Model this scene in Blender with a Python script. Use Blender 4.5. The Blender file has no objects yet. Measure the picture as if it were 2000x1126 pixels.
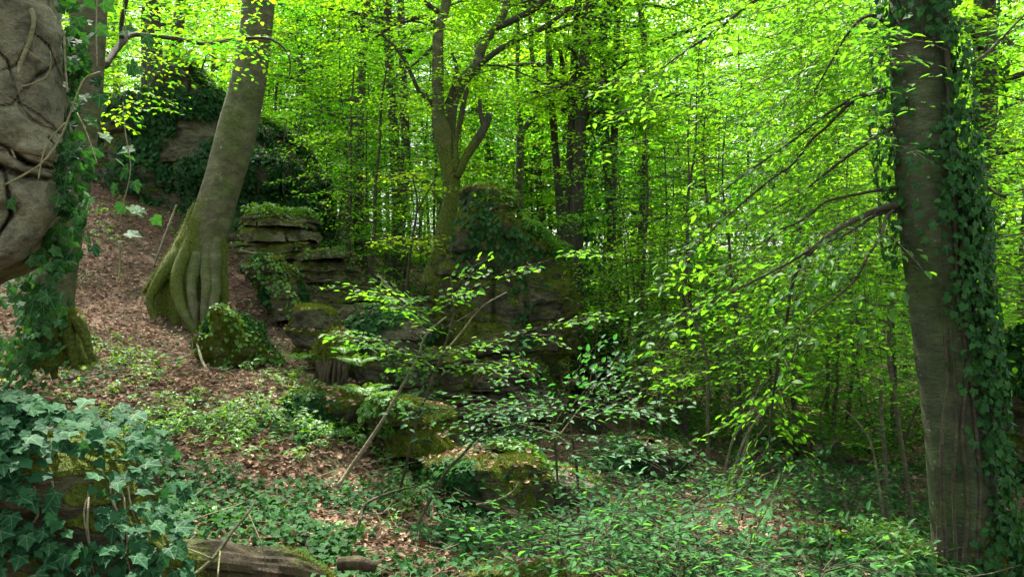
import bpy, math
import numpy as np
rng = np.random.default_rng(11)
R = math.radians
SC = bpy.context.scene
COL = SC.collection

# ------------------------------------------------------------------ camera, sky, sun, exposure
CAMZ, FPX, CX, CY = 1.6, 1556.0, 1000.0, 563.0
cam_data = bpy.data.cameras.new('camera')
cam_data.sensor_width = 36.0
cam_data.lens = 36.0 * FPX / 2000.0
cam_data.clip_start = 0.05
cam_data.clip_end = 1000.0
cam = bpy.data.objects.new('camera', cam_data)
cam.location = (0, 0, CAMZ)
cam.rotation_euler = (R(90), 0, 0)
COL.objects.link(cam)
SC.camera = cam

SUN_AZ, SUN_EL = R(-25), R(61)          # measured from +Y towards +X
world = bpy.data.worlds.new('World')
SC.world = world
world.use_nodes = True
wn = world.node_tree
wn.nodes.clear()
wo = wn.nodes.new('ShaderNodeOutputWorld')
wb = wn.nodes.new('ShaderNodeBackground')
ws = wn.nodes.new('ShaderNodeTexSky')
ws.sky_type = 'NISHITA'
ws.sun_disc = False
ws.sun_elevation = SUN_EL
ws.sun_rotation = SUN_AZ
ws.air_density = 1.0
ws.dust_density = 3.0
ws.ozone_density = 0.7
wb.inputs['Strength'].default_value = 0.15
whs = wn.nodes.new('ShaderNodeHueSaturation')
whs.inputs['Saturation'].default_value = 0.4
wn.links.new(ws.outputs[0], whs.inputs['Color'])
wn.links.new(whs.outputs[0], wb.inputs[0])
wn.links.new(wb.outputs[0], wo.inputs[0])

sun_data = bpy.data.lights.new('sun', 'SUN')
sun_data.energy = 5.0
sun_data.angle = R(0.6)
sun_data.color = (1.0, 0.95, 0.84)
sun = bpy.data.objects.new('sun', sun_data)
COL.objects.link(sun)
sun.rotation_euler = (R(90) - SUN_EL, 0, math.pi - SUN_AZ)
sun.location = (0, 0, 60)

SC.view_settings.view_transform = 'Standard'
SC.view_settings.look = 'None'
SC.view_settings.exposure = 2.15
SC.view_settings.gamma = 1.0
SC.view_settings.use_curve_mapping = False
SC.render.engine = 'CYCLES'
cy = SC.cycles
cy.use_denoising = True
cy.denoiser = 'OPENIMAGEDENOISE'
cy.denoising_input_passes = 'RGB_ALBEDO_NORMAL'
cy.volume_bounces = 0
cy.max_bounces = 8
cy.diffuse_bounces = 4
cy.glossy_bounces = 2
cy.transmission_bounces = 6
cy.use_adaptive_sampling = True
cy.adaptive_threshold = 0.02
cy.sample_clamp_indirect = 6.0
cy.caustics_reflective = False
cy.caustics_refractive = False

# ------------------------------------------------------------------ small maths
def P(px, py, Y):
    return np.array([(px - CX) / FPX * Y, Y, CAMZ + (CY - py) / FPX * Y])

def to_px(p):
    p = np.atleast_2d(p)
    y = np.maximum(p[:, 1], 0.05)
    return CX + p[:, 0] / y * FPX, CY - (p[:, 2] - CAMZ) / y * FPX

def _h(ix, iy, iz, seed):
    with np.errstate(over='ignore'):
        h = (ix.astype(np.uint32) * np.uint32(374761393) + iy.astype(np.uint32) * np.uint32(668265263)
             + iz.astype(np.uint32) * np.uint32(2246822519) + np.uint32((seed * 3266489917) & 0xffffffff))
        h = (h ^ (h >> np.uint32(13))) * np.uint32(1274126177)
        h = (h ^ (h >> np.uint32(16))) * np.uint32(2654435761)
        h = h ^ (h >> np.uint32(15))
    return h.astype(np.float64) / 4294967296.0

def vnoise(p, seed=0):
    f = np.floor(p)
    t = p - f
    t = t * t * (3 - 2 * t)
    i = f.astype(np.int64)
    x, y, z = i[:, 0], i[:, 1], i[:, 2]
    r = 0
    for dx in (0, 1):
        wx = t[:, 0] if dx else 1 - t[:, 0]
        for dy in (0, 1):
            wy = t[:, 1] if dy else 1 - t[:, 1]
            for dz in (0, 1):
                wz = t[:, 2] if dz else 1 - t[:, 2]
                r = r + wx * wy * wz * _h(x + dx, y + dy, z + dz, seed)
    return r * 2 - 1

def fbm(p, seed=0, octv=4, gain=0.5):
    a, s, r = 1.0, 1.0, 0
    for k in range(octv):
        r = r + a * vnoise(p * s + 13.7 * k, seed + k)
        a *= gain
        s *= 2.03
    return r

def sstep(a, b, x):
    t = np.clip((x - a) / (b - a), 0, 1)
    return t * t * (3 - 2 * t)

def norm(v):
    return v / np.maximum(np.linalg.norm(v, axis=-1, keepdims=True), 1e-9)

# ------------------------------------------------------------------ meshes, objects
def mk_mesh(name, V, faces, attrs=None, mat=None, smooth=False):
    me = bpy.data.meshes.new(name)
    V = np.asarray(V, dtype=np.float32)
    faces = [np.asarray(f, dtype=np.int32) for f in faces if len(f)]
    tot = np.concatenate([np.full(len(f), f.shape[1], dtype=np.int32) for f in faces])
    li = np.concatenate([f.ravel() for f in faces])
    me.vertices.add(len(V))
    me.vertices.foreach_set('co', V.ravel())
    me.loops.add(len(li))
    me.loops.foreach_set('vertex_index', li)
    me.polygons.add(len(tot))
    st = np.zeros(len(tot), dtype=np.int32)
    st[1:] = np.cumsum(tot)[:-1]
    me.polygons.foreach_set('loop_start', st)
    me.polygons.foreach_set('loop_total', tot)
    me.polygons.foreach_set('use_smooth', np.full(len(tot), smooth, dtype=bool))
    for k, a in (attrs or {}).items():
        at = me.attributes.new(k, 'FLOAT', 'POINT')
        at.data.foreach_set('value', np.asarray(a, dtype=np.float32))
    me.update()
    me.validate()
    if mat is not None:
        me.materials.append(mat)
    return me

def tagit(o, label=None, cat=None, group=None, kind=None):
    if label: o['label'] = label
    if cat: o['category'] = cat
    if group: o['group'] = group
    if kind: o['kind'] = kind
    return o

def obj(name, me, parent=None, world_mesh=True, **kw):
    o = bpy.data.objects.new(name, me)
    COL.objects.link(o)
    if parent is not None:
        o.parent = parent
        if world_mesh:
            o.location = [-c for c in parent_world(parent)]
    return tagit(o, **kw)

def parent_world(p):
    l = np.zeros(3)
    while p is not None:
        l += np.array(p.location)
        p = p.parent
    return l

def thing(name, label, cat, loc, group=None):
    o = bpy.data.objects.new(name, None)
    o.empty_display_size = 0.2
    o.location = [float(c) for c in loc]
    COL.objects.link(o)
    return tagit(o, label, cat, group, 'thing')

# ------------------------------------------------------------------ materials
def new_mat(name):
    m = bpy.data.materials.new(name)
    m.use_nodes = True
    nt = m.node_tree
    nt.nodes.clear()
    out = nt.nodes.new('ShaderNodeOutputMaterial')
    return m, nt, out

def N(nt, t, **kw):
    n = nt.nodes.new(t)
    for k, v in kw.items():
        if k in n.inputs.keys() if isinstance(k, str) else False:
            n.inputs[k].default_value = v
        else:
            setattr(n, k, v)
    return n

def ramp(nt, fac, stops):
    n = nt.nodes.new('ShaderNodeValToRGB')
    el = n.color_ramp.elements
    while len(el) < len(stops):
        el.new(0.5)
    for e, (p, c) in zip(el, stops):
        e.position = p
        e.color = (*c, 1) if len(c) == 3 else c
    nt.links.new(fac, n.inputs[0])
    return n.outputs[0]

def mixc(nt, fac, a, b, mode='MIX'):
    n = nt.nodes.new('ShaderNodeMix')
    n.data_type = 'RGBA'
    n.blend_type = mode
    for s, v in ((n.inputs[0], fac), (n.inputs[6], a), (n.inputs[7], b)):
        if hasattr(v, 'is_linked'):
            nt.links.new(v, s)
        elif isinstance(v, (int, float)):
            s.default_value = v
        else:
            s.default_value = (*v, 1)
    return n.outputs[2]

def noise_tex(nt, scale, detail=4, rough=0.6, vec=None, lac=2.0):
    n = nt.nodes.new('ShaderNodeTexNoise')
    n.inputs['Scale'].default_value = scale
    n.inputs['Detail'].default_value = detail
    n.inputs['Roughness'].default_value = rough
    if vec is not None:
        nt.links.new(vec, n.inputs['Vector'])
    return n.outputs['Fac']

_LM = {}
def leaf_mat(name, *a, **k):
    _LM[name] = (a, k)
    return leaf_mat_(name, *a, **k)

def leaf_mat_(name, refl, trans, rough=0.5, tfac=0.45, spec=0.4, veins=None):
    m, nt, out = new_mat(name)
    at = N(nt, 'ShaderNodeAttribute', attribute_name='rnd')
    oi = nt.nodes.new('ShaderNodeObjectInfo')
    a = N(nt, 'ShaderNodeMath', operation='ADD')
    nt.links.new(at.outputs['Fac'], a.inputs[0])
    nt.links.new(oi.outputs['Random'], a.inputs[1])
    f = N(nt, 'ShaderNodeMath', operation='PINGPONG')
    f.inputs[1].default_value = 1.0
    nt.links.new(a.outputs[0], f.inputs[0])
    cr = ramp(nt, f.outputs[0], refl)
    ct = ramp(nt, f.outputs[0], trans)
    if veins is not None:      # radiating (ivy) or single midrib, drawn in the leaf's own coordinates
        tc = nt.nodes.new('ShaderNodeTexCoord')
        sx = nt.nodes.new('ShaderNodeSeparateXYZ')
        nt.links.new(tc.outputs['Object'], sx.inputs[0])
        def mth(op, a, b=None):
            n = N(nt, 'ShaderNodeMath', operation=op)
            for k, v in enumerate((a, b)):
                if v is None: continue
                if isinstance(v, (int, float)): n.inputs[k].default_value = v
                else: nt.links.new(v, n.inputs[k])
            return n.outputs[0]
        X, Yv = sx.outputs[0], sx.outputs[1]
        r = mth('SQRT', mth('ADD', mth('MULTIPLY', X, X), mth('MULTIPLY', Yv, Yv)))
        an = mth('ABSOLUTE', mth('ARCTAN2', Yv, X))
        if veins == 'ivy':
            d1 = mth('MINIMUM', an, mth('MINIMUM', mth('ABSOLUTE', mth('SUBTRACT', an, .87)), mth('ABSOLUTE', mth('SUBTRACT', an, 1.75))))
            dist = mth('MULTIPLY', d1, r)
        else:
            side = mth('ABSOLUTE', mth('SUBTRACT', mth('PINGPONG', mth('SUBTRACT', X, mth('MULTIPLY', mth('ABSOLUTE', Yv), .8)), .075), 0))
            dist = mth('MINIMUM', mth('ABSOLUTE', Yv), mth('MULTIPLY', mth('ADD', side, .012), 1.0))
        vf = ramp(nt, dist, [(.010, (.55, .55, .55)), (.028, (0, 0, 0))])
        cr = mixc(nt, vf, cr, (.14, .22, .11))
        nz = noise_tex(nt, 5, 3, .6, tc.outputs['Object'])
        cr = mixc(nt, 1.0, cr, ramp(nt, nz, [(.3, (.7, .7, .7)), (.7, (1.25, 1.25, 1.25))]), 'MULTIPLY')
    pb = nt.nodes.new('ShaderNodeBsdfPrincipled')
    nt.links.new(cr, pb.inputs['Base Color'])
    pb.inputs['Roughness'].default_value = rough
    pb.inputs['Specular IOR Level'].default_value = spec
    tr = nt.nodes.new('ShaderNodeBsdfTranslucent')
    nt.links.new(ct, tr.inputs['Color'])
    mx = nt.nodes.new('ShaderNodeMixShader')
    mx.inputs[0].default_value = tfac
    nt.links.new(pb.outputs[0], mx.inputs[1])
    nt.links.new(tr.outputs[0], mx.inputs[2])
    nt.links.new(mx.outputs[0], out.inputs[0])
    return m

M = {}
M['beech'] = leaf_mat('beech_leaf', [(0, (.025, .10, .006)), (.5, (.045, .14, .006)), (1, (.09, .18, .006))],
                      [(0, (.05, .27, .010)), (.4, (.13, .45, .010)), (.75, (.25, .58, .010)), (1, (.40, .70, .012))], 0.5, 0.54, 0.2)
M['sapling'] = leaf_mat('sapling_leaf', [(0, (.018, .07, .012)), (.5, (.028, .095, .014)), (1, (.045, .12, .014))],
                        [(0, (.045, .20, .014)), (.5, (.095, .33, .013)), (1, (.20, .46, .013))], 0.5, 0.48, 0.12)
M['seedling'] = leaf_mat('seedling_leaf', [(0, (.014, .066, .022)), (.5, (.022, .088, .028)), (1, (.036, .115, .03))], [(0, (.05, .26, .03)), (.5, (.09, .36, .03)), (1, (.16, .46, .025))], 0.6, 0.38, 0.08)
M['blue_leaf'] = leaf_mat('round_pale_leaf', [(0, (.025, .085, .035)), (.5, (.04, .115, .048)), (1, (.06, .15, .06))], [(0, (.05, .26, .03)), (1, (.11, .38, .03))], 0.55, 0.35, 0.16)
M['ivy'] = leaf_mat('ivy_leaf', [(0, (.008, .032, .010)), (.5, (.014, .052, .015)), (1, (.026, .08, .018))],
                    [(0, (.02, .10, .012)), (1, (.06, .22, .016))], 0.6, 0.22, 0.06)
M['herb'] = leaf_mat('herb_leaf', [(0, (.026, .09, .012)), (.5, (.045, .145, .016)), (1, (.085, .20, .022))],
                     [(0, (.10, .30, .02)), (1, (.24, .46, .02))], 0.5, 0.35, 0.4)
M['litter'] = leaf_mat('dead_leaf', [(0, (.045, .024, .013)), (.35, (.115, .060, .034)), (.7, (.19, .110, .064)), (1, (.31, .215, .14))],
                       [(0, (.06, .03, .01)), (1, (.2, .09, .03))], 0.7, 0.12, 0.25)
M['moss_tuft'] = leaf_mat('moss_tuft', [(0, (.035, .055, .006)), (.6, (.08, .11, .009)), (1, (.14, .165, .014))],
                          [(0, (.06, .09, .01)), (1, (.16, .2, .02))], 0.8, 0.3, 0.1)

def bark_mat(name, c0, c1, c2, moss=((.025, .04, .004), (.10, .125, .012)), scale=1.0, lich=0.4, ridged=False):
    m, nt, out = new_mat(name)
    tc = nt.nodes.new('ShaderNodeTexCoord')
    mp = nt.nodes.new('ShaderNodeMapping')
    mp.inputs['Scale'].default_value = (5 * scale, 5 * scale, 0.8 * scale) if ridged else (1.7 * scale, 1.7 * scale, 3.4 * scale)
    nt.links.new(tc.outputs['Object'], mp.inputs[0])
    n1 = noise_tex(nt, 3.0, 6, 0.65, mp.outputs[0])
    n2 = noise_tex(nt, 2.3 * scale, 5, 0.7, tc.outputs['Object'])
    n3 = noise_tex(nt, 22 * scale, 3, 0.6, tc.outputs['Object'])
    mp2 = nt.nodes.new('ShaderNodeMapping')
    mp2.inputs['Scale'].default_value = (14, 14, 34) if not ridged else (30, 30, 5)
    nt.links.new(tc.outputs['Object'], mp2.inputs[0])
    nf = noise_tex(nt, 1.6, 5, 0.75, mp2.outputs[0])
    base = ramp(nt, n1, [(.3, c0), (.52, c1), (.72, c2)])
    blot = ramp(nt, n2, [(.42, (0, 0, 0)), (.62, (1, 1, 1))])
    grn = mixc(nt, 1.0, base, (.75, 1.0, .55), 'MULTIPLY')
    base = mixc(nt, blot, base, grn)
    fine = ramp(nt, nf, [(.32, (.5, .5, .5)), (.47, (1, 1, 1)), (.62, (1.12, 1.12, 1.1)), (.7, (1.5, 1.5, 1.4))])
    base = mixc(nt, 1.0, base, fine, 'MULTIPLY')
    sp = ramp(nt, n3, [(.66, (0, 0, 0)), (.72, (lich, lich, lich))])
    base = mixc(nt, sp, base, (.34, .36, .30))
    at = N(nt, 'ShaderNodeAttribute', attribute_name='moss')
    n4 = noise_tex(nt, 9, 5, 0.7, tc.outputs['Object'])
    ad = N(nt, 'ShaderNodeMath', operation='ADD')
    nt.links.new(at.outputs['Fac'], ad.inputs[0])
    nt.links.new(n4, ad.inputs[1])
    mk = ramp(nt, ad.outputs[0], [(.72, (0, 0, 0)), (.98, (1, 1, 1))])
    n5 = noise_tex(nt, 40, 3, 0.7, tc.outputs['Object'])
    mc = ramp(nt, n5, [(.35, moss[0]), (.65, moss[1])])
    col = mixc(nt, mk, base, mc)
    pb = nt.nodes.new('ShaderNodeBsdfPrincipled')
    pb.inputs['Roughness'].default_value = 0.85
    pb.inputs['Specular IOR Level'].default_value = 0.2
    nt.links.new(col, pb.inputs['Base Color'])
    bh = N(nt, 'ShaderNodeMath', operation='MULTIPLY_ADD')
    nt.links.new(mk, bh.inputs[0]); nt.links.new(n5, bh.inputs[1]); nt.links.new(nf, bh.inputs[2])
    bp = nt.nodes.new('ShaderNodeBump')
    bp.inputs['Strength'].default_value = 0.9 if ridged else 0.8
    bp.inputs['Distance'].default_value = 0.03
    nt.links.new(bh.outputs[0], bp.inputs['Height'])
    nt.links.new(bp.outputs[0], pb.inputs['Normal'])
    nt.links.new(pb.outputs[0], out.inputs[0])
    return m

M['bark'] = bark_mat('beech_bark', (.05, .048, .026), (.095, .090, .048), (.15, .14, .08))
M['bark_grey_green'] = bark_mat('grey_green_bark', (.028, .034, .018), (.054, .062, .033), (.09, .098, .056))  # darker, greener bark of the big right trunk
M['bark_dark'] = bark_mat('dark_bark', (.025, .022, .016), (.05, .045, .03), (.085, .075, .05), ridged=True, lich=0.2)
M['bark_mid'] = bark_mat('forest_bark', (.04, .037, .022), (.078, .072, .042), (.13, .12, .07), scale=1.3)
M['twig'] = bark_mat('twig_bark', (.03, .026, .018), (.055, .045, .03), (.10, .085, .055), lich=0.1)
M['stick'] = bark_mat('stick_bark', (.10, .085, .06), (.17, .14, .095), (.26, .22, .16), lich=0.1)
M['vine'] = bark_mat('vine_bark', (.13, .11, .075), (.22, .18, .125), (.33, .28, .2), lich=0.1)
M['wood'] = bark_mat('rotten_wood', (.018, .013, .008), (.045, .032, .018), (.09, .066, .038), ridged=True, lich=0.15)

def rock_mat(name, c0, c1, c2, bump=0.8, zs=2.6):
    m, nt, out = new_mat(name)
    tc = nt.nodes.new('ShaderNodeTexCoord')
    mp = nt.nodes.new('ShaderNodeMapping')
    mp.inputs['Scale'].default_value = (1, 1, zs)
    nt.links.new(tc.outputs['Object'], mp.inputs[0])
    n1 = noise_tex(nt, 1.6, 8, 0.68, mp.outputs[0])
    n2 = noise_tex(nt, 7, 6, 0.7, mp.outputs[0])
    n3 = noise_tex(nt, 34, 4, 0.7, tc.outputs['Object'])
    base = ramp(nt, n1, [(.30, c0), (.50, c1), (.68, c2)])
    st = ramp(nt, n2, [(.34, (.32, .30, .24)), (.52, (1, 1, 1)), (.75, (1.25, 1.2, 1.05))])
    base = mixc(nt, 1.0, base, st, 'MULTIPLY')
    gr = ramp(nt, n3, [(.3, (.75, .75, .75)), (.7, (1.2, 1.2, 1.2))])
    base = mixc(nt, 1.0, base, gr, 'MULTIPLY')
    at = N(nt, 'ShaderNodeAttribute', attribute_name='moss')
    n4 = noise_tex(nt, 6, 6, 0.72, tc.outputs['Object'])
    ad = N(nt, 'ShaderNodeMath', operation='ADD')
    nt.links.new(at.outputs['Fac'], ad.inputs[0]); nt.links.new(n4, ad.inputs[1])
    mk = ramp(nt, ad.outputs[0], [(.60, (0, 0, 0)), (.86, (1, 1, 1))])
    n5 = noise_tex(nt, 45, 4, 0.75, tc.outputs['Object'])
    mc = ramp(nt, n5, [(.3, (.022, .034, .004)), (.52, (.07, .095, .009)), (.72, (.13, .155, .014))])
    col = mixc(nt, mk, base, mc)
    pb = nt.nodes.new('ShaderNodeBsdfPrincipled')
    pb.inputs['Roughness'].default_value = 0.88
    pb.inputs['Specular IOR Level'].default_value = 0.2
    nt.links.new(col, pb.inputs['Base Color'])
    h = N(nt, 'ShaderNodeMath', operation='MULTIPLY_ADD')
    nt.links.new(n3, h.inputs[0]); h.inputs[1].default_value = 0.35; nt.links.new(n2, h.inputs[2])
    h2 = N(nt, 'ShaderNodeMath', operation='MULTIPLY_ADD')
    nt.links.new(mk, h2.inputs[0]); nt.links.new(n5, h2.inputs[1]); nt.links.new(h.outputs[0], h2.inputs[2])
    bp = nt.nodes.new('ShaderNodeBump')
    bp.inputs['Strength'].default_value = bump
    bp.inputs['Distance'].default_value = 0.05
    nt.links.new(h2.outputs[0], bp.inputs['Height'])
    nt.links.new(bp.outputs[0], pb.inputs['Normal'])
    nt.links.new(pb.outputs[0], out.inputs[0])
    return m

M['rock'] = rock_mat('mossy_limestone', (.045, .042, .022), (.10, .094, .05), (.19, .175, .10))
M['rock_dark'] = rock_mat('dark_rock', (.026, .026, .014), (.058, .057, .030), (.115, .11, .062))
M['rock_pale'] = rock_mat('pale_rock', (.06, .058, .037), (.14, .133, .086), (.225, .215, .145), 1.0, 1.3)

def ground_mat():
    m, nt, out = new_mat('forest_soil')
    tc = nt.nodes.new('ShaderNodeTexCoord')
    n1 = noise_tex(nt, 0.9, 6, 0.7, tc.outputs['Object'])
    v = nt.nodes.new('ShaderNodeTexVoronoi')
    v.inputs['Scale'].default_value = 24
    nt.links.new(tc.outputs['Object'], v.inputs['Vector'])
    lf = ramp(nt, v.outputs['Color'], [(.1, (.03, .018, .011)), (.5, (.09, .05, .028)), (.9, (.20, .12, .07))])
    n2 = noise_tex(nt, 5, 5, 0.7, tc.outputs['Object'])
    soil = ramp(nt, n2, [(.3, (.014, .010, .007)), (.7, (.05, .032, .02))])
    c = mixc(nt, .55, soil, lf)
    g = ramp(nt, n1, [(.50, (0, 0, 0)), (.62, (.8, .8, .8))])
    c = mixc(nt, g, c, (.022, .036, .008))
    pb = nt.nodes.new('ShaderNodeBsdfPrincipled')
    pb.inputs['Roughness'].default_value = 0.9
    pb.inputs['Specular IOR Level'].default_value = 0.15
    nt.links.new(c, pb.inputs['Base Color'])
    bp = nt.nodes.new('ShaderNodeBump')
    bp.inputs['Strength'].default_value = 0.9
    bp.inputs['Distance'].default_value = 0.03
    nt.links.new(v.outputs['Distance'], bp.inputs['Height'])
    nt.links.new(bp.outputs[0], pb.inputs['Normal'])
    nt.links.new(pb.outputs[0], out.inputs[0])
    return m
M['ground'] = ground_mat()

# ------------------------------------------------------------------ ground (thin plate spline through sighted points)
CP = [(1500, 1040, 5.2), (1650, 1126, 4.4), (1000, 1126, 4.4), (600, 1126, 4.25), (1240, 860, 10.0), (1350, 950, 8), (1600, 945, 8.6),
      (1900, 1150, 5), (900, 1000, 6), (850, 905, 7.5), (700, 1000, 5.3), (600, 900, 6.3), (400, 960, 5.4), (300, 850, 6.4),
      (650, 785, 8), (500, 720, 9), (300, 700, 8.8), (350, 622, 11), (200, 560, 11.3), (180, 450, 13), (60, 710, 7.4), (110, 640, 9),
      (330, 400, 15), (250, 340, 16.5), (560, 640, 11.5), (740, 600, 14), (760, 700, 11), (850, 830, 10.5), (1080, 805, 11.5),
      (1200, 835, 12), (1000, 560, 20), (1150, 590, 22), (700, 500, 25), (400, 330, 28), (1600, 720, 19), (1600, 640, 24),
      (1900, 620, 20), (2000, 740, 12), (1985, 1060, 6.8), (1700, 860, 12.5), (1000, 1000, 6.3), (1150, 930, 8)]
CPW = np.array([P(*c) for c in CP] + [np.array(q, float) for q in [
    (0, -6, -.1), (6, -6, -.2), (-7, -6, 1.2), (7, 0, -.2), (-6, 0, 1.3), (-6.5, 4, 1.6), (10, 6, .4), (14, 14, 1.8), (-14, 10, 4.2), (-16, 0, 3.2),
    (-16, 22, 7), (0, 40, 2.6), (20, 40, 3.2), (-25, 40, 8.0), (20, 25, 2.2), (-60, 60, 9), (60, 60, 4), (0, 120, 3), (-120, 120, 9),
    (120, 120, 4), (-120, -60, 5), (120, -60, 2), (0, -80, 0)]])

def _tps(r):
    return np.where(r > 1e-9, r * r * np.log(np.maximum(r, 1e-9)), 0)

def _warp(xy):
    r = np.linalg.norm(xy, axis=-1, keepdims=True)
    return xy * (np.log1p(r / 6.0) * 6.0 / np.maximum(r, 1e-6))

def _solve():
    X = _warp(CPW[:, :2])
    n = len(X)
    K = _tps(np.linalg.norm(X[:, None] - X[None], axis=-1)) + 0.15 * np.eye(n)
    Pm = np.hstack([np.ones((n, 1)), X])
    A = np.zeros((n + 3, n + 3))
    A[:n, :n] = K; A[:n, n:] = Pm; A[n:, :n] = Pm.T
    b = np.zeros(n + 3); b[:n] = CPW[:, 2]
    return X, np.linalg.solve(A, b)
_TX, _TW = _solve()

def gz(xy, rough=True):
    xy = np.atleast_2d(np.asarray(xy, float))[:, :2]
    out = np.zeros(len(xy))
    for s in range(0, len(xy), 20000):
        q = _warp(xy[s:s + 20000])
        k = _tps(np.linalg.norm(q[:, None] - _TX[None], axis=-1))
        out[s:s + 20000] = k @ _TW[:-3] + _TW[-3] + q @ _TW[-2:]
    out = np.clip(out, -1.6, 12)
    if rough:
        p3 = np.c_[xy, np.zeros(len(xy))]
        out = out + 0.10 * fbm(p3 * 0.9, 5, 3) + 0.025 * fbm(p3 * 5, 8, 3)
    return out

def on_ground(px, py, Y):
    p = P(px, py, Y)
    return np.array([p[0], p[1], gz(p[None, :2])[0]])

def gnormal(xy):
    e = 0.05
    zx = (gz(xy + [e, 0]) - gz(xy - [e, 0])) / (2 * e)
    zy = (gz(xy + [0, e]) - gz(xy - [0, e])) / (2 * e)
    return norm(np.c_[-zx, -zy, np.ones(len(xy))])

def make_ground():
    u = np.linspace(-1, 1, 330)
    v = np.linspace(0, 1, 340)
    gx = 12 * u + 288 * np.abs(u) ** 5 * np.sign(u)
    gy = -8 + 34 * v + 280 * v ** 6
    gy = np.r_[-200, -80, -30, gy]
    X, Y = np.meshgrid(gx, gy)
    xy = np.c_[X.ravel(), Y.ravel()]
    z = gz(xy)
    n, mth = len(gx), len(gy)
    idx = np.arange(n * mth).reshape(mth, n)
    q = np.stack([idx[:-1, :-1], idx[:-1, 1:], idx[1:, 1:], idx[1:, :-1]], -1).reshape(-1, 4)
    obj('ground', mk_mesh('ground', np.c_[xy, z], [q], mat=M['ground'], smooth=True), kind='structure')
make_ground()

def make_path():
    m, nt, out = new_mat('trodden_soil')
    tc = nt.nodes.new('ShaderNodeTexCoord')
    c = ramp(nt, noise_tex(nt, 7, 6, .7, tc.outputs['Object']), [(.3, (.07, .042, .026)), (.5, (.15, .095, .06)), (.7, (.23, .155, .10))])
    pb = nt.nodes.new('ShaderNodeBsdfPrincipled')
    pb.inputs['Roughness'].default_value = .9
    nt.links.new(c, pb.inputs['Base Color'])
    nt.links.new(pb.outputs[0], out.inputs[0])
    ctrl = np.array([P(*q)[:2] for q in [(1640, 1160, 4.2), (1525, 1050, 5.1), (1450, 990, 6.0), (1350, 925, 8.2), (1245, 862, 10.2), (1222, 842, 12), (1215, 830, 14)]])
    t = np.linspace(0, len(ctrl) - 1, 90)
    cx = np.interp(t, np.arange(len(ctrl)), ctrl[:, 0]); cyy = np.interp(t, np.arange(len(ctrl)), ctrl[:, 1])
    d = norm(np.gradient(np.c_[cx, cyy], axis=0)); sd = np.c_[-d[:, 1], d[:, 0]]
    u = np.linspace(-1, 1, 9)
    w = .30 + .07 * np.sin(t * 5) + .05 * np.sin(t * 13)
    xy = np.c_[cx, cyy][:, None] + sd[:, None] * (w[:, None] * u)[..., None]
    xy = xy.reshape(-1, 2)
    z = gz(xy) + .012
    idx = np.arange(len(xy)).reshape(len(t), 9)
    q = np.stack([idx[:-1, :-1], idx[:-1, 1:], idx[1:, 1:], idx[1:, :-1]], -1).reshape(-1, 4)
    obj('path', mk_mesh('path', np.c_[xy, z], [q], mat=m, smooth=True), kind='structure')
make_path()

# ------------------------------------------------------------------ leaf clouds
def T_(half, mids):
    """outline half (x,y,z) from base to tip, folded about the midrib; mids = midrib points"""
    return half, mids
BEECH6 = (np.array([[0, 0, 0], [.5, 0, -.03], [1, 0, -.10], [.28, .27, .06], [.68, .22, .03], [.28, -.27, .06], [.68, -.22, .03]]),
          np.array([[0, 1, 3], [3, 1, 4], [4, 1, 2], [0, 5, 1], [5, 6, 1], [6, 2, 1]]))
BEECH2 = (np.array([[0, 0, 0], [.45, .30, .07], [1, 0, -.08], [.45, -.30, .07]]), np.array([[0, 2, 1], [0, 3, 2]]))
_ivh = [(-.16, .15, .02), (-.13, .40, .02), (.12, .41, .04), (.42, .52, .0), (.56, .30, .03), (1, 0, -.08)]
_iv = [(0, 0, 0)] + _ivh + [(x, -y, z) for x, y, z in _ivh[-2::-1]] + [(.34, 0, -.015)]
IVY = (np.array(_iv), np.array([[k, (k + 1) % 12, 12] for k in range(12)])[:, [1, 0, 2]])
IVYLO = (np.array([(0, 0, 0), (-.14, .34, .05), (.42, .48, .03), (1, 0, -.1), (.42, -.48, .03), (-.14, -.34, .05)]),
         np.array([[0, 2, 1], [0, 3, 2], [0, 4, 3], [0, 5, 4]]))
HERB = (np.array([[0, 0, 0], [.5, 0, .02], [1, 0, -.22], [.35, .19, .08], [.35, -.19, .08], [.75, .13, -.02], [.75, -.13, -.02]]),
        np.array([[0, 1, 3], [3, 1, 5], [5, 1, 2], [0, 4, 1], [4, 6, 1], [6, 2, 1]]))
DEAD = (np.array([[0, 0, 0.06], [.5, 0, -.04], [1, 0, .10], [.28, .27, .13], [.68, .22, .10], [.3, -.27, .05], [.68, -.22, .16]]),
        np.array([[0, 1, 3], [3, 1, 4], [4, 1, 2], [0, 5, 1], [5, 6, 1], [6, 2, 1]]))
TUFT = (np.array([[0, .16, 0], [0, -.16, 0], [1, 0, .1]]), np.array([[0, 1, 2]]))

class Leaves:
    def __init__(s):
        s.a = []
    def add(s, pos, dr, nor, size, rnd):
        n = len(pos)
        s.a.append((pos, dr, nor, np.broadcast_to(size, (n,)), np.broadcast_to(rnd, (n,))))
    def get(s):
        pos, dr, nor, sz, rd = [np.concatenate([x[k] for x in s.a]) for k in range(5)]
        dr = norm(dr)
        side = norm(np.cross(nor, dr))
        nor = np.cross(dr, side)
        return pos, dr, side, nor, sz, rd

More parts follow.
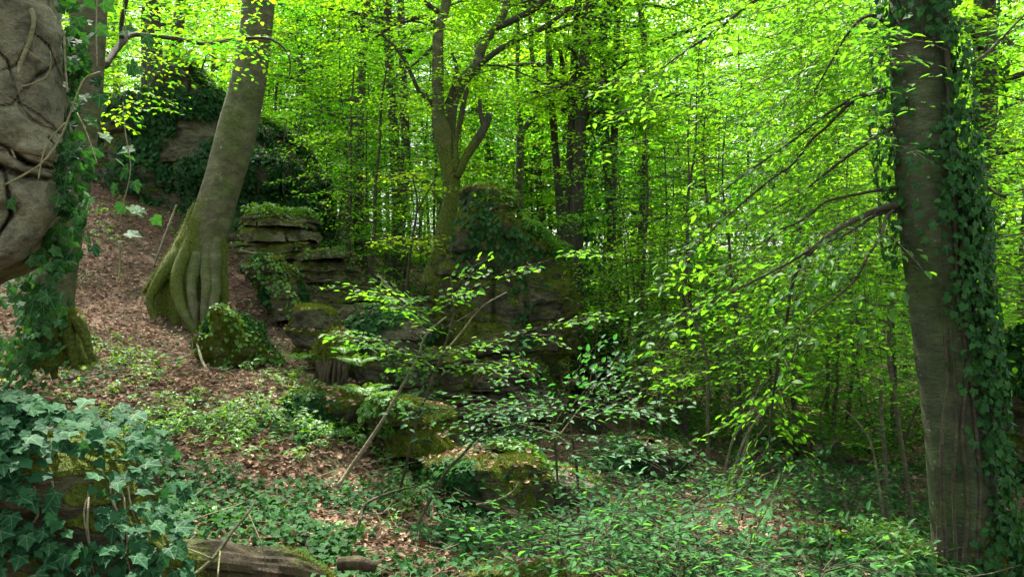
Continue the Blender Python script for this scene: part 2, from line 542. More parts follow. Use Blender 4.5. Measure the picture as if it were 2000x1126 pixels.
def leaf_mesh(name, L, tm, mat, sel=None):
    pos, dr, side, nor, sz, rd = L
    if sel is not None:
        pos, dr, side, nor, sz, rd = [x[sel] for x in L]
    tv, tf = tm
    n, k = len(pos), len(tv)
    w = np.random.default_rng(n).uniform(.8, 1.15, n)
    V = (pos[:, None] + sz[:, None, None] * (dr[:, None] * tv[None, :, 0, None] + side[:, None] * (tv[None, :, 1, None] * w[:, None, None])
         + nor[:, None] * tv[None, :, 2, None])).reshape(-1, 3)
    Fc = (tf[None] + (np.arange(n) * k)[:, None, None]).reshape(-1, 3)
    return mk_mesh(name, V, [Fc], {'rnd': np.repeat(rd, k)}, mat)

def single_leaf(name, tm, mat):
    tv, tf = tm
    return mk_mesh(name, tv, [tf], {'rnd': np.zeros(len(tv))}, mat)
_single = {}

def leaf_objects(parent, L, tm, mat, nmax=300, part='leaf', mass='leaves'):
    """the largest-showing leaves become parts of their own, the rest one part"""
    from mathutils import Matrix
    pos, dr, side, nor, sz, rd = L
    px, py = to_px(pos)
    show = sz / np.maximum(pos[:, 1], .3) * ((px > 0) & (px < 2000) & (py > 0) & (py < 1126))
    show = show * np.random.default_rng(3).uniform(.7, 1.3, len(show))
    order = np.argsort(-show)
    pick = order[:nmax]
    pick = pick[show[pick] > 0]
    rest = np.setdiff1d(np.arange(len(pos)), pick)
    key = (mat.name, id(tm))
    if key not in _single:
        a_, k_ = _LM[mat.name]
        _single[key] = single_leaf(part, tm, leaf_mat_(mat.name + '_veined', *a_, veins='ivy' if tm is IVY else 'rib', **k_))
    pl = parent_world(parent)
    for i in pick:
        o = bpy.data.objects.new(part, _single[key])
        s = float(sz[i])
        m3 = np.eye(4)
        m3[:3, 0] = dr[i] * s; m3[:3, 1] = side[i] * s; m3[:3, 2] = nor[i] * s
        m3[:3, 3] = pos[i] - pl
        o.matrix_basis = Matrix(m3.tolist())
        o.parent = parent
        COL.objects.link(o)
    if len(rest):
        obj(mass, leaf_mesh(mass, L, tm, mat, rest), parent, kind='stuff')

def plates(L, O, D, Ln, spacing, size, lift=0.0, droop=0.25, jit=0.35, rbase=None, tw=None, width=0.55, g=rng):
    """flat beech sprays: each from O along D, length Ln; leaves on side twigs"""
    for o, d, ln in zip(O, D, Ln):
        d = d / np.linalg.norm(d)
        up = np.array([0, 0, 1.0]) + g.normal(0, .12, 3)
        sd = np.cross(up, d); sd /= np.linalg.norm(sd)
        nr = np.cross(d, sd)
        nt = max(3, int(ln / spacing / 1.9))
        ss = (np.arange(nt) + g.uniform(.2, .8, nt)) / nt
        ss = np.clip(ss, .05, 1)
        pr = g.random()
        allp, alld = [], []
        for k in range(nt):
            s = ss[k]
            sg = 1 if k % 2 else -1
            tl = ln * width * (1.0 - .75 * s) * g.uniform(.6, 1.1) * min(1, .45 + s * 2.2)
            m = max(1, int(tl / spacing) + 1)
            t = (np.arange(m) + g.uniform(.3, .9)) / m * tl
            td = sd * sg * .86 + d * .55 + g.normal(0, .06, 3)
            b = o + d * ln * s
            pp = b + t[:, None] * td
            allp.append(pp)
            alt = np.where(np.arange(m) % 2, 1.0, -1.0)[:, None]
            alld.append(td * .75 + (np.cross(nr, td)[None] * alt) * .75)
            if tw is not None and tl > .06:
                tw.append((np.array([b, b + td * tl * .5, b + td * tl - [0, 0, droop * tl * .1]]), .0022, .0008))
        pp = np.concatenate(allp); dd = np.concatenate(alld)
        rr = np.linalg.norm(pp - o, axis=1)
        pp[:, 2] -= droop * rr * rr / max(ln, .2) * .6 + 0
        pp += g.normal(0, .012, pp.shape)
        n = len(pp)
        dd = dd + g.normal(0, .18, (n, 3)); dd[:, 2] -= .06 + .13 * g.random(n)
        nn = nr + g.normal(0, jit, (n, 3))
        rd = np.clip((pr if rbase is None else rbase + .25 * (pr - .5)) * .78 + .22 * g.random(n), 0, .999)
        L.add(pp, dd, nn, size * g.uniform(.65, 1.2, n), rd)
        if tw is not None:
            q = np.linspace(0, 1, 5)[:, None]
            tw.append((o + d * ln * q - np.array([0, 0, 1]) * (droop * ln * .6 * q * q), .004 * max(ln, .4) / .8, .0012))

# ------------------------------------------------------------------ tubes
def catmull(pts, vals, step):
    pts = np.asarray(pts, float); vals = np.asarray(vals, float)
    if len(pts) == 2:
        pts = np.array([pts[0], (pts[0] + pts[1]) / 2, pts[1]]); vals = np.array([vals[0], vals.mean(), vals[1]])
    p = np.vstack([2 * pts[0] - pts[1], pts, 2 * pts[-1] - pts[-2]])
    op, ov = [], []
    for i in range(len(pts) - 1):
        n = max(1, int(np.linalg.norm(pts[i + 1] - pts[i]) / step))
        t = np.linspace(0, 1, n, endpoint=False)[:, None]
        a, b, c, d = p[i], p[i + 1], p[i + 2], p[i + 3]
        op.append(.5 * (2 * b + (c - a) * t + (2 * a - 5 * b + 4 * c - d) * t ** 2 + (3 * b - a - 3 * c + d) * t ** 3))
        ov.append(vals[i] + (vals[i + 1] - vals[i]) * t[:, 0])
    op.append(pts[-1:]); ov.append(vals[-1:])
    return np.vstack(op), np.concatenate(ov)

def tube_geo(pts, rad, nseg=8, step=.15, wob=0.0, seed=0, mod=None, cap=True):
    c, r = catmull(pts, rad, step)
    t = norm(np.gradient(c, axis=0))
    ref = np.array([0, 1.0, 0]) if abs(t[0][1]) < .8 else np.array([1.0, 0, 0])
    u = np.zeros_like(c)
    u0 = np.cross(ref, t[0]); u[0] = u0 / np.linalg.norm(u0)
    for i in range(1, len(c)):
        v = u[i - 1] - t[i] * np.dot(u[i - 1], t[i])
        u[i] = v / np.linalg.norm(v)
    w = np.cross(t, u)
    th = np.arange(nseg) / nseg * 2 * np.pi
    rr = np.repeat(r[:, None], nseg, 1)
    if mod is not None:
        rr = rr * mod(np.linspace(0, 1, len(c))[:, None], th[None, :])
    dirs = u[:, None] * np.cos(th)[None, :, None] + w[:, None] * np.sin(th)[None, :, None]
    V = c[:, None] + dirs * rr[..., None]
    if wob:
        f = fbm(V.reshape(-1, 3) * (0.45 / max(r.max(), .02)), seed, 3).reshape(rr.shape)
        V = V + dirs * (rr * wob * f)[..., None]
    V = V.reshape(-1, 3)
    m = len(c)
    i = np.arange(m - 1)[:, None] * nseg; j = np.arange(nseg)[None]; j2 = (j + 1) % nseg
    Q = np.stack([i + j, i + j2, i + nseg + j2, i + nseg + j], -1).reshape(-1, 4)
    Fs = [Q]
    if cap:
        V = np.vstack([V, c[-1:], c[:1]])
        k = len(V) - 2
        jj = np.arange(nseg)
        Fs.append(np.stack([(m - 1) * nseg + jj, (m - 1) * nseg + (jj + 1) % nseg, np.full(nseg, k)], -1))
        Fs.append(np.stack([(jj + 1) % nseg, jj, np.full(nseg, k + 1)], -1))
    return V, Fs

class Geo:
    def __init__(s):
        s.V, s.F, s.n = [], [], 0
    def add(s, V, Fs):
        s.V.append(V)
        for f in Fs:
            s.F.append(np.asarray(f) + s.n)
        s.n += len(V)
    def tube(s, *a, **k):
        s.add(*tube_geo(*a, **k))
    def mesh(s, name, mat, moss=None, smooth=True):
        V = np.vstack(s.V)
        q = [f for f in s.F if f.shape[1] == 4]; t = [f for f in s.F if f.shape[1] == 3]
        Fs = ([np.vstack(q)] if q else []) + ([np.vstack(t)] if t else [])
        mo = moss(V) if callable(moss) else np.full(len(V), 0.0 if moss is None else moss)
        return mk_mesh(name, V, Fs, {'moss': mo}, mat, smooth)

def thin_tubes(tw):
    """many 3-sided twigs in one go"""
    g = Geo()
    for pts, r0, r1 in tw:
        n = len(pts)
        t = norm(np.gradient(pts, axis=0))
        ref = np.array([.3, .2, .93])
        u = norm(np.cross(t, ref)); w = np.cross(t, u)
        r = np.linspace(r0, r1, n)[:, None]
        V = np.stack([pts + r * (u * math.cos(a) + w * math.sin(a)) for a in (0, 2.09, 4.19)], 1).reshape(-1, 3)
        i = np.arange(n - 1)[:, None] * 3; j = np.arange(3)[None]; j2 = (j + 1) % 3
        g.add(V, [np.stack([i + j, i + j2, i + 3 + j2, i + 3 + j], -1).reshape(-1, 4)])
    return g

def px_tube(rows, Y, **k):
    """rows of (px, py, width px[, depth]) -> points and radii"""
    pts, rad = [], []
    for r in rows:
        y = r[3] if len(r) > 3 else Y
        pts.append(P(r[0], r[1], y)); rad.append(r[2] / 2 / FPX * y)
    return np.array(pts), np.array(rad)

# ------------------------------------------------------------------ rocks
def loft_rock(rows, Y, depth, seed, nseg=150, dz=.03, n=3.2, bed=(.06, .22), bedamp=.05, rough=.10, rscale=1.2, joint=.03, mossk=(.15, .75), mossb=0.0,
              crack=.035, yrows=None, cracks=None, top=.10, crumb=.045, turn=None, edge=None):
    """rows (py, xl, xr) in photo pixels at front depth Y, top to bottom; real thickness = depth"""
    g = np.random.default_rng(seed)
    rows = sorted(rows)
    py = np.array([r[0] for r in rows], float)
    zz = CAMZ + (CY - py) / FPX * Y
    el, er = np.array([r[1] for r in rows], float), np.array([r[2] for r in rows], float)
    Yn, Yf = Y + .2 * depth, Y + .72 * depth          # the corner that shows: near one on the outer side, far one on the inner
    if edge == 'near': Yn = Yf = Y
    xl = (el - CX) / FPX * np.where(el < CX, Yn, Yf)
    xr = (er - CX) / FPX * np.where(er > CX, Yn, Yf)
    yo = np.zeros(len(rows)) if yrows is None else np.array(yrows, float)
    m = max(6, int((zz[0] - zz[-1]) / dz))
    z = np.linspace(zz[0], zz[-1], m)
    L = np.interp(-z, -zz, xl); Rr = np.interp(-z, -zz, xr); YO = np.interp(-z, -zz, yo)
    w = np.maximum((Rr - L) / 2, .02); xc = (L + Rr) / 2
    d = depth / 2 * np.clip(w / w.max() * 1.2, .35, 1)
    yc = Y + d + YO
    # rings above the top close the crown
    kt = 14
    sh = np.sqrt(np.clip(1 - (np.arange(kt, 0, -1) / kt) ** 2, 0, 1)); sh[0] = .02
    rise = top * (zz[0] - zz[-1]) * .5
    zt = z[0] + rise * (np.arange(kt, 0, -1) / kt)
    z = np.r_[zt, z]; w = np.r_[w[0] * sh, w]; d = np.r_[d[0] * sh, d]; xc = np.r_[np.full(kt, xc[0]), xc]; yc = np.r_[np.full(kt, yc[0]), yc]
    tq = np.linspace(0, 2 * np.pi, 4001)
    qx = w.max() * np.sign(np.cos(tq)) * np.abs(np.cos(tq)) ** (2 / n); qy = depth / 2 * np.sign(np.sin(tq)) * np.abs(np.sin(tq)) ** (2 / n)
    al = np.r_[0, np.cumsum(np.hypot(np.diff(qx), np.diff(qy)))]
    th = np.interp(np.arange(nseg) / nseg * al[-1], al, tq)
    ct, st = np.cos(th), np.sin(th)
    ex = np.sign(ct) * np.abs(ct) ** (2 / n); ey = np.sign(st) * np.abs(st) ** (2 / n)
    V = np.stack([xc[:, None] + w[:, None] * ex, yc[:, None] + d[:, None] * ey, np.repeat(z[:, None], nseg, 1)], -1)
    out = np.stack([np.repeat(ex[None], len(z), 0), np.repeat(ey[None], len(z), 0), np.zeros((len(z), nseg))], -1)
    out = norm(out)
    p = V.reshape(-1, 3); o = out.reshape(-1, 3)
    p = p + o * (rough * fbm(p * rscale, seed, 4))[:, None]
    # beds: warped height -> layer index, offset and joints
    bz = p[:, 2] + .05 * fbm(p * [.6, .6, .2], seed + 3, 2)
    edges = [z.min() - .5]
    while edges[-1] < z.max() + .5:
        edges.append(edges[-1] + g.uniform(*bed))
    edges = np.array(edges)
    k = np.searchsorted(edges, bz) - 1
    k = np.clip(k, 0, len(edges) - 2)
    f = (bz - edges[k]) / (edges[k + 1] - edges[k])
    kk = np.c_[p[:, 0] * 1.1, p[:, 1] * 1.1, k * 7.31]
    off = vnoise(kk, seed + 9)
    hk = _h(k, k * 0, k * 0, seed + 2) - .5
    edge = np.minimum(f, 1 - f) * (edges[k + 1] - edges[k])
    groove = -np.exp(-(edge / .016) ** 2) * joint * (0.35 + 0.65 * (vnoise(kk * .8 + 5, seed + 4) > -.2))
    # vertical cracks per bed
    cn = np.abs(vnoise(np.c_[p[:, 0] * 1.6, p[:, 1] * 1.6, k * 3.17 + .5], seed + 21))
    vc = -np.exp(-(cn / .05) ** 2) * crack
    disp = bedamp * (off + .8 * hk) + groove + vc + crumb * fbm(p * 3.1, seed + 6, 3) + crumb * .45 * fbm(p * 11, seed + 16, 3)
    p = p + o * disp[:, None]
    p[:, 2] += .05 * fbm(p * 1.7, seed + 14, 3) * 1
    if turn is not None:
        (ax, ay), an = turn
        ca, sa = math.cos(an), math.sin(an)
        rt = lambda v: np.c_[v[:, 0] * ca - v[:, 1] * sa, v[:, 0] * sa + v[:, 1] * ca, v[:, 2]]
        p = rt(p - [ax, ay, 0]) + [ax, ay, 0]; o = rt(o); out = o.reshape(out.shape)
    if cracks:
        qx_, qy_ = to_px(p)
        q0 = np.c_[qx_, qy_]
        nzl = 5 * vnoise(p * 9, seed) + 2.5 * vnoise(p * 26, seed + 1)
        for line, wd, dp in cracks:
            dist = np.full(len(p), 999.0)
            for a, b in zip(np.array(line[:-1], float), np.array(line[1:], float)):
                ab = b - a
                t = np.clip((q0 - a) @ ab / (ab @ ab), 0, 1)
                dist = np.minimum(dist, np.linalg.norm(q0 - a - t[:, None] * ab, axis=1))
            dist = np.abs(dist + nzl * .6) / FPX * Y
            fr = np.sum(o * norm(np.array([0, 0, CAMZ]) - p), 1) > .2
            p = p + norm(p - np.array([0, 0, CAMZ])) * ((np.exp(-(dist / wd) ** 2) * dp + np.exp(-(dist / (wd * 4)) ** 2) * dp * .2) * fr * (.3 + .6 * sstep(-.5, .5, vnoise(p * 6, seed + 40))))[:, None]
    mr = len(z)
    i = np.arange(mr - 1)[:, None] * nseg; j = np.arange(nseg)[None]; j2 = (j + 1) % nseg
    Q = np.stack([i + j, i + nseg + j, i + nseg + j2, i + j2], -1).reshape(-1, 4)
    G = p.reshape(mr, nseg, 3)
    tu = np.roll(G, -1, 1) - np.roll(G, 1, 1); tv = np.gradient(G, axis=0)
    nr = norm(np.cross(tu, tv)); 
    if np.mean(np.sum(nr * out, -1)) < 0: nr = -nr
    nz = nr[..., 2].ravel()
    moss = mossb + mossk[1] * sstep(-.1, .6, nz) + mossk[0] + .45 * fbm(p * .9, seed + 31, 3) + .25 * sstep(.5, 1, f) * (nz > .1) - .5
    return dict(V=p, F=Q, N=nr.reshape(-1, 3), moss=moss, f=f)

def rock_part(name, r, mat, parent=None, **kw):
    me = mk_mesh(name, r['V'], [r['F']], {'moss': r['moss']}, mat, False)
    return obj(name, me, parent, **kw)

def scatter_on(r, n, mask=None, front=True, g=rng):
    """random points on a rock mesh (quads), weighted by area and mask"""
    V, Fq, Nn = r['V'], r['F'], r['N']
    c = V[Fq].mean(1); nn = norm(Nn[Fq].mean(1))
    ar = .5 * np.linalg.norm(np.cross(V[Fq[:, 2]] - V[Fq[:, 0]], V[Fq[:, 3]] - V[Fq[:, 1]]), axis=1)
    if front:
        ar = ar * (np.sum(nn * (np.array([0, 0, CAMZ]) - c), 1) > -.25 * np.linalg.norm(c, axis=1))
    if mask is not None:
        ar = ar * np.clip(mask(c, nn, r['moss'][Fq].mean(1)), 0, None)
    s = ar.sum()
    if s <= 0:
        return np.zeros((0, 3)), np.zeros((0, 3))
    idx = g.choice(len(ar), n, p=ar / s)
    q = V[Fq[idx]]
    a, b = g.random((n, 1)), g.random((n, 1))
    pos = (q[:, 0] * (1 - a) + q[:, 1] * a) * (1 - b) + (q[:, 3] * (1 - a) + q[:, 2] * a) * b
    return pos, nn[idx]

def moss_part(r, n, parent, size=.02, name='moss', thr=.1):
    pos, nn = scatter_on(r, n, lambda c, nr, mo: sstep(thr, thr + .3, mo + .02 + .25 * fbm(c * 6, 77, 3)))
    if not len(pos): return
    L = Leaves()
    d = nn + rng.normal(0, .55, nn.shape) + [0, 0, .15]
    L.add(pos - nn * .003, d, rng.normal(0, 1, nn.shape), size * rng.uniform(.5, 1.5, len(pos)), rng.random(len(pos)) * .999)
    obj(name, leaf_mesh(name, L.get(), TUFT, M['moss_tuft']), parent, kind='stuff')

def ivy_leaves(pos, nn, size, g=rng, lift=.03, hang=1.0):
    L = Leaves()
    n = len(pos)
    dn = np.array([0, 0, -1.0]) * hang + g.normal(0, .55, (n, 3))
    d = dn - nn * np.sum(dn * nn, 1, keepdims=True) + nn * .15
    L.add(pos + nn * (lift * g.random((n, 1)) + .006), d, nn + g.normal(0, .45, (n, 3)) + [0, 0, .3], size * g.uniform(.5, 1.25, n), g.random(n) * .999)
    return L.get()

def blob(cs):
    """mask from photo-space blobs (px, py, rx, ry[, w])"""
    def f(c, nr, mo):
        x, y = to_px(c)
        r = 0
        for b in cs:
            r = np.maximum(r, (b[4] if len(b) > 4 else 1) * np.exp(-((x - b[0]) / b[2]) ** 2 - ((y - b[1]) / b[3]) ** 2))
        return r * sstep(-.25, .35, fbm(c * 2.2, 55, 3) + .15)
    return f

ROCK_LITTER = Leaves()
def rock_dressing(r, parent, nl, ng, gsize=.045):
    pos, nn = scatter_on(r, max(nl, 1), lambda c, nr, mo: sstep(.45, .8, nr[:, 2]) * sstep(-.3, .3, fbm(c * 2.5, 88, 2)), front=False)
    n = len(pos)
    if n:
        ROCK_LITTER.add(pos + nn * rng.uniform(.005, .03, (n, 1)), rng.normal(0, 1, (n, 3)) * [1, 1, .3], nn + rng.normal(0, .5, (n, 3)), rng.uniform(.035, .07, n), np.clip(rng.beta(1.6, 1.6, n), 0, .999))
    pos, nn = scatter_on(r, max(ng, 1), lambda c, nr, mo: sstep(.0, .35, fbm(c * 1.6, 99, 3)) * (.25 + sstep(-.2, .4, nr[:, 2])))
    if len(pos) > 1:
        obj('small_leaves', leaf_mesh('small_leaves', ivy_leaves(pos, nn, gsize, lift=.04), IVYLO, M['herb' if len(pos) % 3 == 0 else 'ivy']), parent, kind='stuff')

def lo_of(r):
    v = r['V']
    return np.array([v[:, 0].mean(), v[:, 1].mean(), v[:, 2].min()])

# --- the pale cracked face at the left edge
FACE_CR = [([(-60, 250), (20, 292), (50, 318), (112, 332)], 0.0075, 0.095), ([(-40, 60), (15, 120), (40, 210), (60, 235), (110, 262)], 0.0053, 0.061),
           ([(20, 190), (75, 225), (112, 258), (128, 270)], 0.0045, 0.054), ([(-40, 215), (22, 205), (70, 150), (120, 120)], 0.0053, 0.054),
           ([(-20, 300), (10, 340), (22, 420), (-10, 470)], 0.0067, 0.081), ([(22, 300), (60, 320), (112, 345)], 0.0037, 0.041),
           ([(60, 60), (95, 90), (118, 150)], 0.0045, 0.047), ([(0, 325), (45, 345), (110, 352), (128, 372)], 0.0090, 0.095), ([(70, 40), (60, 90), (30, 130), (0, 140)], 0.0045, 0.041),
           ([(95, 270), (120, 300), (125, 330)], 0.0045, 0.054)]
# (front corner on the right is the pivot: the face is turned towards the camera)
_pv = (P(130, 300, 3.5)[0], 3.5)
_k = (1000 - 130) / FPX * 3.5
face = loft_rock([(-260, -330, 92), (0, -330, 96), (60, -330, 106), (130, -330, 104), (300, -330, 106), (400, -330, 102), (455, -330, 86), (500, -330, 59),
                  (522, -330, 24), (540, -330, -16), (556, -330, -46), (600, -330, -86), (680, -330, -96), (800, -330, -106), (980, -330, -116)], 3.5, .8, 101, nseg=640, dz=.008, n=6,
                 bed=(.4, .8), bedamp=.02, rough=.03, rscale=2.2, joint=.008, crumb=.018, mossk=(-.06, .5), crack=.004, cracks=FACE_CR, turn=(_pv, R(24)), edge='near',
                 yrows=[0, 0, 0, 0, 0, 0, 0, .0, .02, .1, .3, .35, .35, .4, .4])
t = thing('rock_outcrop', 'tall pale cracked rock face overhanging at the left edge with bare vine stems', 'rock', lo_of(face))
rock_part('rock_body', face, M['rock_pale'], t)

# --- back rock wall behind the curved beech
wallr = loft_rock([(138, 345, 440), (155, 330, 462), (180, 280, 490), (200, 205, 530), (222, 190, 560), (255, 185, 598), (300, 182, 618), (340, 180, 632), (390, 180, 645),
                   (450, 200, 648), (520, 200, 655), (600, 200, 655)], 15.0, 3.2, 202, nseg=300, dz=.04, n=3.5, bed=(.2, .7), bedamp=.16, rough=.28, rscale=.8, joint=.08,
                  mossk=(.02, .6), crack=.09)
t = thing('rock_wall', 'large dark ivy hung rock wall behind the curved beech trunk', 'rock', lo_of(wallr))
rock_part('rock_body', wallr, M['rock_dark'], t)
rock_dressing(wallr, t, 600, 2500, .07)
moss_part(wallr, 14000, t, .035)
pos, nn = scatter_on(wallr, 22000, blob([(480, 300, 120, 100, 1.3), (600, 350, 70, 140, 1.4), (300, 240, 120, 70, 1.1), (400, 180, 110, 40, 1.4), (560, 260, 70, 50, 1.4), (320, 330, 110, 80, .45)]))
t = thing('ivy', 'dark ivy curtain hanging over the large rock wall behind the curved beech', 'ivy', lo_of(wallr) + [0, -.5, 0])
obj('leaves', leaf_mesh('leaves', ivy_leaves(pos, nn, .075, lift=.12), IVYLO, M['ivy']), t, kind='stuff')
tw = []
for k in range(34):
    x = rng.uniform(430, 640); y = rng.uniform(225, 330); ln = rng.uniform(30, 130)
    a = P(x, y, 14.9 - rng.random() * .25); b = P(x + rng.normal(0, 18), y + ln * .5, 14.8 - rng.random() * .3); c = P(x + rng.normal(0, 30), y + ln, 14.8)
    tw.append((catmull([a, b, c], [1, 1, 1], .15)[0], .009, .004))
obj('stem', thin_tubes(tw).mesh('stem', M['twig']), t)

# --- layered ledge, upper and lower, as separate slabs
def slab_rock(name, label, rows_list, Y, depth, seed, mat, mossn=9000, group=None, **kw):
    rs = [loft_rock(rows, Y + dy, depth, seed + i * 17, nseg=140, dz=.018, **dict(dict(n=4.2, bed=(.08, .3), bedamp=.08, rough=.15, rscale=1.8, joint=.05, crack=.11, mossk=(.18, .7), top=.14, crumb=.085), **kw))
          for i, (rows, dy) in enumerate(rows_list)]
    t = thing(name, label, 'rock', lo_of(rs[-1]), group)
    for r in rs:
        s = rock_part('rock_slab', r, mat, t)
        rock_dressing(r, s, 60, 150)
        moss_part(r, mossn // len(rs), s, .028)
    return t, rs

ledge_u, ru = slab_rock('layered_rock', 'upper layered rock block with a mossy cap behind the curved beech roots',
    [([(418, 490, 600), (428, 475, 610), (440, 470, 612)], .05), ([(444, 472, 606), (456, 468, 612), (470, 468, 616)], .12), ([(474, 468, 616), (490, 470, 618), (508, 478, 612)], .06),
     ([(510, 500, 600), (520, 520, 580), (534, 530, 590)], .1)], 12.6, 1.3, 300, M['rock'])
ledge_l, rl = slab_rock('layered_rock', 'lower layered rock ledge with square mossy beds right of the curved beech',
    [([(494, 600, 690), (500, 590, 700), (508, 586, 702)], 0), ([(512, 575, 700), (535, 560, 704), (552, 556, 706)], .16), ([(555, 560, 724), (575, 560, 730), (590, 570, 740)], .08),
     ([(592, 560, 740), (606, 566, 752), (625, 560, 765)], 0)], 12.2, 1.5, 350, M['rock'])
pos = np.vstack([scatter_on(r, 500, blob([(590, 480, 60, 60), (700, 560, 40, 60)]))[0] for r in rl])

# --- small ivy covered boulder left of the ledge, mossy boulder, and the others
def boulder(name, label, rows, Y, depth, seed, mat, moss=.15, mossn=9000, ivy=None, cat='boulder', tuft=.022, **kw):
    r = loft_rock(rows, Y, depth, seed, **dict(dict(nseg=150, dz=.016, n=2.9, bed=(.14, .45), bedamp=.06, rough=.17, rscale=1.7, joint=.03, crack=.05, mossk=(.12, .7), mossb=moss, top=.2, crumb=.06), **kw))
    t = thing(name, label, cat, lo_of(r))
    rock_part('rock_body', r, mat, t)
    rock_dressing(r, t, 160, 420)
    moss_part(r, mossn, t, tuft)
    if ivy:
        pos, nn = scatter_on(r, ivy[0], blob(ivy[1]))
        t2 = thing('ivy', ivy[2], 'ivy', lo_of(r) + [0, -.2, .05])
        obj('leaves', leaf_mesh('leaves', ivy_leaves(pos, nn, ivy[3] if len(ivy) > 3 else .06), IVYLO, M['ivy']), t2, kind='stuff')
    return r
boulder('boulder', 'dark ivy capped boulder between the beech roots and the layered ledge', [(512, 500, 545), (530, 490, 560), (560, 498, 580), (600, 515, 600), (630, 520, 605)], 11.3, 1.0, 401, M['rock_dark'],
        ivy=(1600, [(525, 535, 45, 35), (560, 570, 30, 40, .6)], 'dark ivy cap on the boulder right of the beech roots'))
boulder('boulder', 'rounded yellow green mossy boulder in front of the curved beech roots', [(610, 425, 465), (620, 412, 485), (645, 402, 505), (670, 397, 515), (695, 396, 520), (720, 400, 525)], 9.0, .9, 402, M['rock'], .55, 30000,
        ivy=(1500, [(455, 640, 42, 35), (490, 665, 35, 25), (440, 670, 25, 25, .5)], 'small ivy patch across the face of the rounded mossy boulder', .055))
boulder('boulder', 'hunched mossy boulder above the fern and the rotten stump', [(602, 590, 640), (620, 578, 655), (645, 572, 668), (670, 575, 676), (700, 580, 680)], 9.4, .8, 403, M['rock_dark'], .25, 18000)
boulder('boulder', 'low dark rock shelf topped with ivy between stump and rock pillar', [(622, 690, 770), (632, 672, 830), (650, 668, 845), (700, 680, 850), (760, 690, 850), (800, 690, 850)], 9.9, 1.3, 404, M['rock_dark'], -.1, 7000, n=3.4, bedamp=.08, joint=.05,
        ivy=(2600, [(740, 635, 70, 26), (800, 650, 50, 40), (700, 650, 30, 50, .7)], 'ivy fringe along the top of the low dark rock shelf'))
boulder('boulder', 'wide mossy mound at the foot of the slope under the rotten stump', [(782, 600, 650), (795, 570, 690), (820, 560, 712), (850, 556, 722), (880, 560, 726)], 7.3, .9, 405, M['rock_dark'], .25, 16000,
        ivy=(900, [(590, 810, 40, 30)], 'ivy trailing over the wide mossy mound on the slope', .05))
boulder('boulder', 'bright green mossy boulder crossed by a pale leaning stick', [(795, 760, 800), (808, 744, 830), (830, 738, 850), (860, 745, 860), (895, 755, 860)], 7.0, .7, 406, M['rock_dark'], .4, 22000)
boulder('rock_shelf', 'flat rock shelf strewn with brown leaves and undercut in front', [(915, 880, 1040), (925, 855, 1056), (945, 868, 1060), (962, 900, 1050), (985, 940, 1055), (1005, 945, 1050), (1030, 950, 1050)], 6.0, 1.0, 407, M['rock_dark'], .05, 9000, cat='rock', n=3, bedamp=.06, joint=.05,
        ivy=(700, [(880, 925, 40, 25), (1040, 930, 30, 25, .7)], 'ivy at the left lip of the flat rock shelf', .045))
boulder('boulder', 'pale bare boulder beside the flat rock shelf', [(938, 1062, 1100), (946, 1055, 1125), (962, 1056, 1160), (985, 1062, 1185), (1010, 1070, 1190)], 6.6, .8, 408, M['rock_pale'], -.15, 3000)
boulder('boulder', 'square ochre boulder in the shaded hollow beyond the saplings', [(862, 1570, 1630), (875, 1562, 1650), (900, 1555, 1668), (925, 1540, 1672), (950, 1540, 1675)], 10.5, 1.0, 409, M['rock'], -.15, 3000, n=4)
boulder('boulder', 'long dark rock bank under the leafy thicket in the hollow', [(868, 1400, 1560), (880, 1370, 1800), (900, 1350, 1850), (940, 1340, 1860), (980, 1340, 1860)], 11.6, 1.5, 410, M['rock_dark'], .0, 9000, n=4, bedamp=.1, joint=.06, cat='rock')
boulder('boulder', 'dark ivy covered block in front of the pillar beside the far path', [(885, 1225, 1300), (900, 1205, 1322), (930, 1200, 1330), (965, 1200, 1330)], 7.6, .9, 411, M['rock_dark'], -.05, 5000,
        ivy=(2600, [(1265, 900, 70, 50)], 'ivy covering the dark block beside the far path', .05))
boulder('boulder', 'low flat stone in the leaves near the right path', [(1075, 1605, 1640), (1082, 1595, 1650), (1092, 1600, 1655), (1105, 1600, 1655)], 4.7, .25, 412, M['rock'], .1, 1500)

# --- the main rock pillar with its overhanging snout
pil_rows = [(368, 920, 985), (374, 912, 1000), (400, 905, 1006), (430, 896, 1010), (455, 888, 1018), (470, 880, 1062), (488, 866, 1096), (500, 846, 1104), (520, 838, 1110), (560, 838, 1120), (600, 840, 1130),
            (640, 848, 1138), (672, 846, 1142), (690, 846, 1138), (698, 846, 1100), (706, 846, 1085), (740, 844, 1078), (790, 840, 1082), (850, 830, 1090), (900, 830, 1095)]
pil = loft_rock(pil_rows, 10.6, 2.6, 500, nseg=330, dz=.022, n=3.8, bed=(.22, .65), bedamp=.10, rough=.15, rscale=1.3, joint=.06, crack=.08, mossk=(.26, .6), mossb=.24, top=.03, crumb=.07)
t = thing('rock_pillar', 'tall mossy rock pillar with an overhanging snout in the middle of the wood', 'rock', lo_of(pil))
rock_part('rock_body', pil, M['rock_dark'], t)
rock_dressing(pil, t, 250, 800, .05)
moss_part(pil, 60000, t, .034, thr=.0)
pos, nn = scatter_on(pil, 1500, blob([(945, 440, 45, 60), (985, 470, 50, 40, .9), (1040, 490, 40, 20, .6), (1020, 620, 14, 60, .9), (1035, 700, 14, 60, .9), (940, 510, 50, 25, .7)]))
